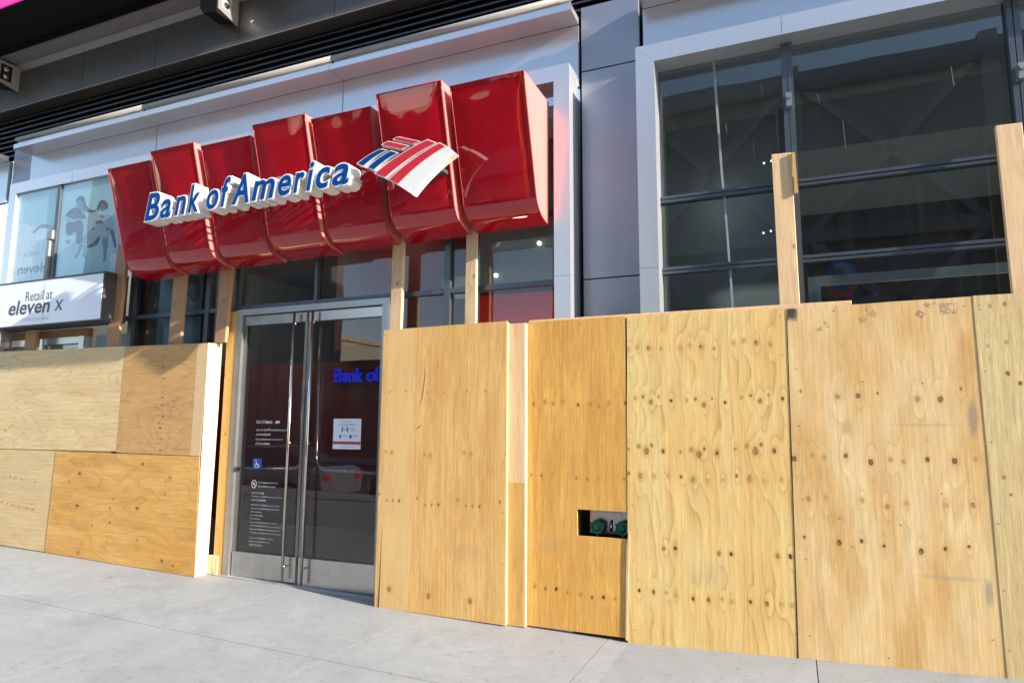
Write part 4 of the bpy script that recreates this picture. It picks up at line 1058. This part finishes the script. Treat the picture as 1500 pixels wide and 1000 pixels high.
board(hl, -6.9, -6.76, .02, .055, .13, 2.40, LB[0]); board(hl, -9.2, -5.6, .02, .058, 1.24, 1.33, LB[0], 'rail'); board(hl, -9.2, -5.6, .02, .058, .17, .24, LB[0], 'rail')
screws(hl, [(-6.86, .5), (-6.86, .9), (-5.62, .2), (-5.62, .6), (-5.62, 1.0), (-7.75, .3), (-7.75, 1.2), (-6.4, .19), (-5.62, 1.24)], -.004)
screws(hl, [(-6.84, 1.4), (-6.84, 2.35), (-8.0, 2.42), (-7.4, 2.41), (-8.85, 2.3), (-8.9, 2.15), (-8.85, 1.9), (-8.86, 1.65), (-8.88, 1.4)], 0.0)

hr = thing('plywood_hoarding', (-1.2, .05, .0), 'tall plywood hoarding of five sheets right of the bank doors', 'hoarding')
s1 = sheet(hr, [(-3.382, .050), (-2.158, .036), (-2.158, 2.458), (-3.372, 2.445)], -0.045, .018, PW['S1'], label='golden sheet beside the door, cracked at its lower left edge')
board(hr, -2.190, -2.1592, -.026, .010, .034, 2.450, LB[0], 'stud')
board(hr, -2.16, -2.0125, -.005, .033, .028, 1.128, LB[3], 'infill_board')
board(hr, -2.012, -2.004, -.004, .033, .028, 2.438, LB[0], 'sunlit_edge')  # pale strip added to imitate the sunlit right edge of the infill boards
board(hr, -2.16, -2.0125, -.005, .033, 1.130, 2.440, LB[1], 'infill_board')
board(hr, -3.34, -3.25, -.026, .010, .06, 2.40, LB[0], 'stud')
# sheet with the cut-out: three strips round the opening, one mesh
x0, x1, zb, zt, y2 = -2.003, -1.184, .034, 2.452, .0395
hx0, hx1, hz0, hz1 = -1.588, -1.190, .747, .948
b = MB()
b.box(x0, hx0, y2, y2 + .018, zb, zt); b.box(hx0, x1, y2, y2 + .018, hz1, zt); b.box(hx0, x1, y2, y2 + .018, zb, hz0)
s2 = b.build('plywood_sheet', PW['S2'], hr, uv=lambda p: (p[0] - x0, p[2] - zb)); s2['label'] = 'amber sheet with a rectangular cut-out'
s3 = sheet(hr, [(-1.204, .000), (-.046, .044), (-.008, 2.435), (-1.166, 2.452)], .037, .018, PW['S3'], label='yellow sheet with rows of knots', jag=.001)
s4 = sheet(hr, [(-.037, .048), (1.143, .085), (1.117, 2.442), (-.004, 2.432)], .034, .018, PW['S4'], label='pale sheet with a black sprayed patch and faint stamps')
s5 = sheet(hr, [(1.128, .083), (2.35, .128), (2.35, 2.44), (1.119, 2.445)], .0315, .002, PW['S5'], label='pale ridged sheet at the right edge')
board(hr, -2.003, .414, .0605, .0685, 2.425, 2.470, LB[1], 'ledger')
for x in (-.02, 1.13): board(hr, x - .045, x + .045, .072, .098, .06, 2.40, LB[0])
b = MB(); b.prism([(-1.2195, .02), (-1.2045, .02), (-1.192, .45), (-1.183, .66), (-1.172, .74), (-1.180, .80), (-1.199, .70), (-1.206, .5)], .031, .0365); b.build('torn_edge', LB[4], hr, uv=lambda p: (p[0], p[2]))
b = MB()
b.prism([(-3.347, .050), (-3.335, .050), (-3.331, .30), (-3.327, .55), (-3.323, .72), (-3.328, .55), (-3.337, .30)], -.0462, -.04); b.build('split', M['grey_dark'], hr)
b = MB()
b.prism([(-2.955, 1.835), (-2.951, 1.835), (-2.932, 2.0), (-2.930, 2.09), (-2.936, 2.0)], -.0462, -.04)
b.prism([(-3.005, 1.56), (-2.96, 1.59), (-2.957, 1.60), (-3.003, 1.567)], -.0462, -.04)
b.prism([(-2.972, 1.775), (-2.952, 1.832), (-2.956, 1.834)], -.0461, -.04)
b.build('split', M['grey_dark'], hr)
screws(hr, [(-2.18, z) for z in (.15, .5, .9, 1.3, 1.7, 2.1, 2.4)] + [(-3.36, z) for z in (.12, .6, 1.1, 1.6, 2.05, 2.40)] + [(-2.8, .11), (-2.5, .12)], -0.045)
screws(hr, [(-1.15, z) for z in (.1, .6, 1.0, 1.55, 2.0, 2.40)] + [(-.05, z) for z in (.2, .7, 1.1, 1.6, 2.1, 2.38)] + [(-.6, 2.40), (-.6, 1.25), (-.9, 1.25), (-.3, 1.25)], .037)
screws(hr, [(.04, z) for z in (.2, .7, 1.1, 1.6, 2.0)] + [(.3, 2.40), (.5, 2.39), (.9, 2.41), (.45, 1.90), (.8, 1.88), (.26, .98), (.62, .96), (.33, .80), (.86, 1.17), (1.07, 2.38), (1.07, .3), (.5, .12)], .034)
screws(hr, [(1.15, z) for z in (.25, .6, 1.0, 1.5, 1.95, 2.38)], .0315)
screws(hr, [(-1.9, .09), (-1.24, .1), (-1.24, 1.2), (-1.9, 1.2), (-1.55, 2.41), (-1.25, 2.38), (-1.95, .6)], y2)
# grade stamps: faint printed marks
def stamp(x, z, w, h, ang, kind):
    b = MB(); rnd = random.Random(int(x * 999))
    ca, sa_ = math.cos(ang), math.sin(ang)
    def rr(a0, a1, c0, c1):
        b.quad(*[(x + p * ca - q * sa_, .0332, z + p * sa_ + q * ca) for p, q in ((a0, c0), (a1, c0), (a1, c1), (a0, c1))])
    rows = 5 if kind else 4
    for k in range(rows):
        q = h * (k / rows - .5); p = -w / 2
        while p < w / 2 - .006:
            l = rnd.uniform(.004, .014)
            if rnd.random() < .75: rr(p, min(p + l, w / 2), q, q + h / rows * .5)
            p += l + .003
    if kind: 
        for e in (-w / 2 - .006, w / 2 + .004): rr(e, e + .002, -h * .56, h * .5)
    o = b.build('grade_stamp', M['stamp'], s4)
    return o
M['stamp'] = mat_plain('stamp_ink', (0.30, 0.25, 0.18), 0.7, var=0.4, scale=50)
for a in ((.20, 2.275, .04, .028, .2, 0), (.25, 2.31, .03, .05, .2, 0), (.47, 2.33, .05, .04, .5, 0), (.54, 2.365, .04, .05, .5, 0), (.82, 2.345, .05, .04, -.6, 0), (.87, 2.40, .05, .03, -.6, 0), (.98, 2.375, .085, .075, .0, 1)):
    stamp(*a)

# ------------------------------------------------------------------ standpipe inlet behind the cut-out
fc = thing('fire_inlet', (-1.4, .30, .72), 'fire department connection with two green caps inside the plywood cut-out', 'fire connection')
box('wall_plate', -1.54, -1.10, .235, .250, .745, .935, M['steel'], fc)
box('name_plate', -1.49, -1.28, .230, .2345, .875, .915, M['silver'], fc)
for x in (-1.465, -1.262):
    b = MB(); b.lathe((x, .80), [(.046, .25), (.046, .196), (.054, .195), (.056, .170), (.050, .164), (.044, .164), (.042, .170), (.024, .170), (.022, .158), (.012, .156)], 24); o = b.build('cap', M['green_cap'], fc, smooth=True)
    for k in range(3):
        w = R(30 + 120 * k); c = MB(); c.lathe((x + .06 * math.cos(w), .80 + .06 * math.sin(w)), [(.008, .166), (.010, .175), (.008, .19)], 8); c.build('lug', M['green_cap'], o)
b = MB(); b.tube([(-1.37, .255, .76), (-1.37, .22, .80), (-1.36, .25, .86)], .014, 8); b.build('chain', M['chrome'], fc)
box('cavity_side', -1.63, -1.60, .142, .40, .60, 1.05, M['room_dark'], fc)
box('cavity_back', -1.60, -1.10, .300, .32, .60, 1.05, M['room_dark'], fc)

# ------------------------------------------------------------------ litter
lf = MB(); zl = gz(-6.2) + .003
lf.quad((-6.215, -.40, zl), (-6.195, -.418, zl + .002), (-6.165, -.40, zl + .001), (-6.19, -.383, zl + .005)); lf.quad((-6.165, -.40, zl + .001), (-6.15, -.397, zl + .003), (-6.19, -.383, zl + .005))
tag(lf.build('fallen_leaf', mat_plain('leaf_orange', (0.42, 0.24, 0.10), 0.7)), 'single dry orange leaf lying on the pavement before the left hoarding', 'leaf')
gr = MB(); rg = random.Random(3)
for k in range(260):
    x, y = rg.uniform(-9, 2.2), rg.choice([rg.uniform(-3.0, .0), rg.uniform(-.35, .0)]); r = rg.uniform(.002, .006); z = gz(x)
    gr.quad((x - r, y - r * .7, z + .0005), (x + r * .8, y - r, z + .0005), (x + r, y + r * .6, z + .0005), (x - r * .4, y + r, z + .0005)); gr.quad((x - r, y - r * .7, z + .0005), (x + r * .8, y - r, z + .0005), (x, y, z + r)); gr.quad((x + r * .8, y - r, z + .0005), (x + r, y + r * .6, z + .0005), (x, y, z + r))
tag(gr.build('grit', M['joint_pale']), kind='stuff')

# ------------------------------------------------------------------ timber posts bracing the hoardings
def post(label, bl, br, tl, tr_, y, th, mat, zb=None):
    """(x,z) corners: bottom left/right, top left/right"""
    t = MB()
    t.hexa([(bl[0], y, bl[1]), (br[0], y, br[1]), (br[0], y + th, br[1]), (bl[0], y + th, bl[1]), (tl[0], y, tl[1]), (tr_[0], y, tr_[1]), (tr_[0], y + th, tr_[1]), (tl[0], y + th, tl[1])])
    o = t.build('timber_post', mat, None, uv=lambda p: (p[0] - bl[0] + (p[1] - y), p[2]), bevel=.003)
    return tag(o, label, 'timber post', 'timber posts bracing the hoardings')
post('short dark timber stub under the white shop sign', (-8.69, .2), (-8.46, .2), (-8.66, 2.735), (-8.46, 2.735), .06, .04, LB[2])
post('leftmost long timber post, between the shop sign and the first red panel', (-7.30, .2), (-7.11, .2), (-7.12, 3.66), (-6.95, 3.66), .055, .04, LB[5])
post('timber post under the joint of the first two red panels', (-6.27, .15), (-6.105, .15), (-6.21, 3.45), (-6.025, 3.45), .08, .04, LB[5])
post('timber post left of the door head, standing on the corner of the left hoarding', (-5.575, 2.448), (-5.425, 2.448), (-5.545, 3.45), (-5.375, 3.45), .10, .04, LB[5])
post('weathered timber post just right of the bank doors', (-3.425, .06), (-3.305, .06), (-3.385, 3.50), (-3.265, 3.50), .085, .04, LB[4])
post('half sunlit timber post in front of the red inside wall', (-2.635, .04), (-2.515, .04), (-2.615, 3.50), (-2.515, 3.50), .085, .04, LB[4])
post('wide pale timber post standing before the middle mullion of the right window', (-.035, .08), (.100, .08), (-.058, 3.629), (.078, 3.622), .10, .04, LB[1])
post('wide pale timber post at the right edge of the picture', (1.365, .09), (1.51, .09), (1.345, 3.603), (1.49, 3.600), .10, .04, LB[1])
b = MB(); b.hexa([(.088, .085, 3.30), (.112, .085, 3.30), (.112, .099, 3.30), (.088, .099, 3.30), (.082, .085, 3.615), (.104, .085, 3.615), (.104, .099, 3.615), (.082, .099, 3.615)])
tag(b.build('timber_lath', LB[3], None, uv=lambda p: (p[0], p[2])), 'thin strip of wood nailed to the right side of the middle post', 'timber strip')
b = MB(); b.box(-5.47, -5.338, .165, .203, .10, 2.78)
tag(b.build('timber_jamb', LB[3], None, uv=lambda p: (p[0] + 5.5, p[2])), 'honey coloured timber against the left side of the door frame', 'timber jamb')

# ------------------------------------------------------------------ across the street (seen in the glass and the gloss)
road = MB(); road.quad((-300, -24, -.33), (300, -24, -.33), (300, -6.6, -.33), (-300, -6.6, -.33)); tag(road.build('road', M['asphalt']), kind='structure')
fp2 = MB(); fp2.box(-300, 300, -29, -24, -.33, -.18); tag(fp2.build('far_pavement', M['concrete']), kind='structure')
tb = thing('terminal_building', (5, -30, 0), 'long dark terminal building with diagonal steel trusses across the street', 'building')
box('wall', -8, 60, -44, -30, -.3, 20, M['terminal'], tb)
for k in range(9):
    x = -8 + k * 8.4
    box('column', x, x + .7, -29.95, -29.3, -.3, 20, M['truss'], tb)
    for z0, z1 in ((3, 11), (11, 19)):
        for s in (0, 1):
            b = MB(); a, c = (z0, z1) if s else (z1, z0)
            b.hexa([(x + .7, -29.9, a - .3), (x + 8.4, -29.9, c - .3), (x + 8.4, -29.5, c - .3), (x + .7, -29.5, a - .3), (x + .7, -29.9, a + .3), (x + 8.4, -29.9, c + .3), (x + 8.4, -29.5, c + .3), (x + .7, -29.5, a + .3)])
            b.build('brace', M['truss'], tb)
for z in (3, 11, 19): box('beam', -8, 60, -29.9, -29.4, z - .35, z + .35, M['truss'], tb)
for i in range(12): box('window', -6 + i * 5.4, -2 + i * 5.4, -30.02, -29.99, 4, 8, M['pane_far'], tb)
def far_block(label, x0, x1, y0, y1, h, mat, nx, nz, z0=4):
    t = thing('city_building', ((x0 + x1) / 2, (y0 + y1) / 2, 0), label, 'building', 'buildings across the street')
    box('wall', x0, x1, y0, y1, -.3, h, mat, t)
    box('parapet', x0 - .3, x1 + .3, y0 - .3, y1 + .3, h, h + .6, mat, t)
    dx = (x1 - x0) / nx; dz = (h - z0) / nz
    for i in range(nx):
        for k in range(nz):
            box('window', x0 + dx * (i + .25), x0 + dx * (i + .75), y1 - .02, y1 + .03, z0 + dz * (k + .2), z0 + dz * (k + .8), M['pane_far'], t)
    return t
far_block('low dark brick garage across the street', -29.2, -9, -44, -30, 5.2, M['brick_red'], 9, 1, 2.0)
far_block('tan stone block standing behind the low garage', -64, -52, -80, -62, 12.5, M['brick_tan'], 7, 5, 2.0)
far_block('tall tan tower further down the street', -98, -78, -90, -60, 46, M['brick_tan'], 6, 11)
far_block('dark walk-up block next to the low garage', -52, -29.5, -33, -30, 21, M['terminal'], 6, 6)
bb = thing('billboard', (-9, -29, 12), 'white billboard above the low building across the street', 'billboard')
box('face', -19.5, -12, -33.2, -33.0, 13, 21, M['white'], bb)
for x in (-18, -13.5): box('leg', x - .15, x + .15, -33.5, -33.2, 5.8, 21, M['truss'], bb)
sp_ = thing('signal_pole', (-3.3, -6.2, -.3), 'yellow traffic signal pole at the kerb behind the camera', 'traffic light')
b = MB(); b.tube([(-3.3, -6.2, -.02), (-3.3, -6.2, 5.6), (-3.3, -6.6, 6.1), (-3.3, -9.0, 6.5)], .09, 12); b.build('pole', mat_plain('yellow_paint', (0.6, 0.30, 0.02), 0.5), sp_, smooth=True)

# parked cars at the kerb behind the camera (they show in the glass and in the gloss of the sign)
CAR = {'paint': mat_plain('car_paint_dark', (0.03, 0.012, 0.014), 0.25, coat=1.0, var=0.02), 'grey': mat_plain('car_paint_grey', (0.22, 0.23, 0.24), 0.3, 0.4, coat=1.0, var=0.02),
       'glass': mat_plain('car_glass', (0.015, 0.018, 0.02), 0.05, var=0.0), 'tyre': mat_plain('tyre', (0.02, 0.02, 0.02), 0.8), 'lamp': mat_plain('car_lamp', (0.45, 0.02, 0.02), 0.2), 'head': mat_plain('head_lamp', (0.8, 0.8, 0.8), 0.1)}
def loft(secs, mat, name, parent):
    b = MB(); rows = []
    for x, pts in secs:
        rows.append(len(b.v)); b.v += [(x, y, z) for y, z in pts]
    n = len(secs[0][1])
    for r0, r1 in zip(rows, rows[1:]):
        for k in range(n):
            l = (k + 1) % n; b.f.append((r0 + k, r0 + l, r1 + l, r1 + k)); b.mi.append(0)
    b.f.append(tuple(rows[0] + k for k in range(n))); b.mi.append(0); b.f.append(tuple(rows[-1] + k for k in range(n))); b.mi.append(0)
    return b.build(name, mat, parent, smooth=False)
def car(x, y, z, paint, label):
    t = thing('parked_car', (x, y, z), label, 'car', 'cars parked along the kerb')
    def sec(dx, w, z0, z1): return (x + dx, [(y - w + .1, z + z0), (y + w - .1, z + z0), (y + w, z + z0 + .2), (y + w, z + z1 - .12), (y + w - .1, z + z1), (y - w + .1, z + z1), (y - w, z + z1 - .12), (y - w, z + z0 + .2)])
    loft([sec(-2.3, .72, .35, .70), sec(-2.15, .84, .24, .82), sec(-1.2, .90, .22, .92), sec(1.0, .90, .22, .98), sec(2.0, .86, .24, .96), sec(2.25, .80, .32, .88)], CAR[paint], 'body', t)
    def top(dx, w, z1): return (x + dx, [(y - w - .12, z + .93), (y + w + .12, z + .93), (y + w, z + z1 - .05), (y + w - .1, z + z1), (y - w + .1, z + z1), (y - w, z + z1 - .05)])
    loft([top(-1.1, .70, .99), top(-.35, .64, 1.40), top(.75, .64, 1.44), top(1.7, .70, 1.04)], CAR['glass'], 'cabin', t)
    loft([top(-.30, .60, 1.42), top(.70, .60, 1.46)], CAR[paint], 'roof', t)
    for dx in (-1.4, 1.4):
        for s_ in (-1, 1):
            b = MB(); b.lathe((x + dx, z + .32), [(.20, y + s_ * .90), (.30, y + s_ * .91), (.32, y + s_ * .87), (.32, y + s_ * .72), (.1, y + s_ * .70)], 18); w = b.build('wheel', CAR['tyre'], t)
            b = MB(); b.lathe((x + dx, z + .32), [(.03, y + s_ * .915), (.19, y + s_ * .905), (.19, y + s_ * .88)], 14); b.build('rim', M['silver'], w)
    for s_ in (-1, 1):
        box('tail_light', x + 2.18, x + 2.27, y + s_ * .62 - .12, y + s_ * .62 + .12, z + .66, z + .80, CAR['lamp'], t)
        box('headlight', x - 2.30, x - 2.2, y + s_ * .62 - .12, y + s_ * .62 + .12, z + .58, z + .68, CAR['head'], t)
car(-6.6, -8.0, -.33, 'paint', 'dark maroon car parked at the kerb across from the bank doors')
car(-12.4, -8.0, -.33, 'grey', 'grey car parked at the kerb further down the street')
car(1.5, -8.05, -.33, 'grey', 'grey car parked at the kerb behind the camera')
# ------------------------------------------------------------------ point lights for the rooms
def room_light(x, y, z, w, col=(1.0, 0.88, 0.70), r=.06):
    d = bpy.data.lights.new('room_light', 'POINT'); d.energy = w; d.color = col; d.shadow_soft_size = r
    o = bpy.data.objects.new('room_light', d); COL.objects.link(o); o.location = (x, y, z)
room_light(-2.0, .50, 1.7, 11.0, r=.12); room_light(-2.6, .50, 1.7, 11.0, r=.12); room_light(-4.4, 1.0, 3.9, 6); room_light(-8.0, 2.0, 4.0, 25)  # low pair is added, hidden behind the plywood to brighten the red wall
room_light(-.5, .75, 3.6, .8, (1, .95, .88), .12); room_light(2.4, .75, 4.5, 1.0, (1, .95, .88), .12)
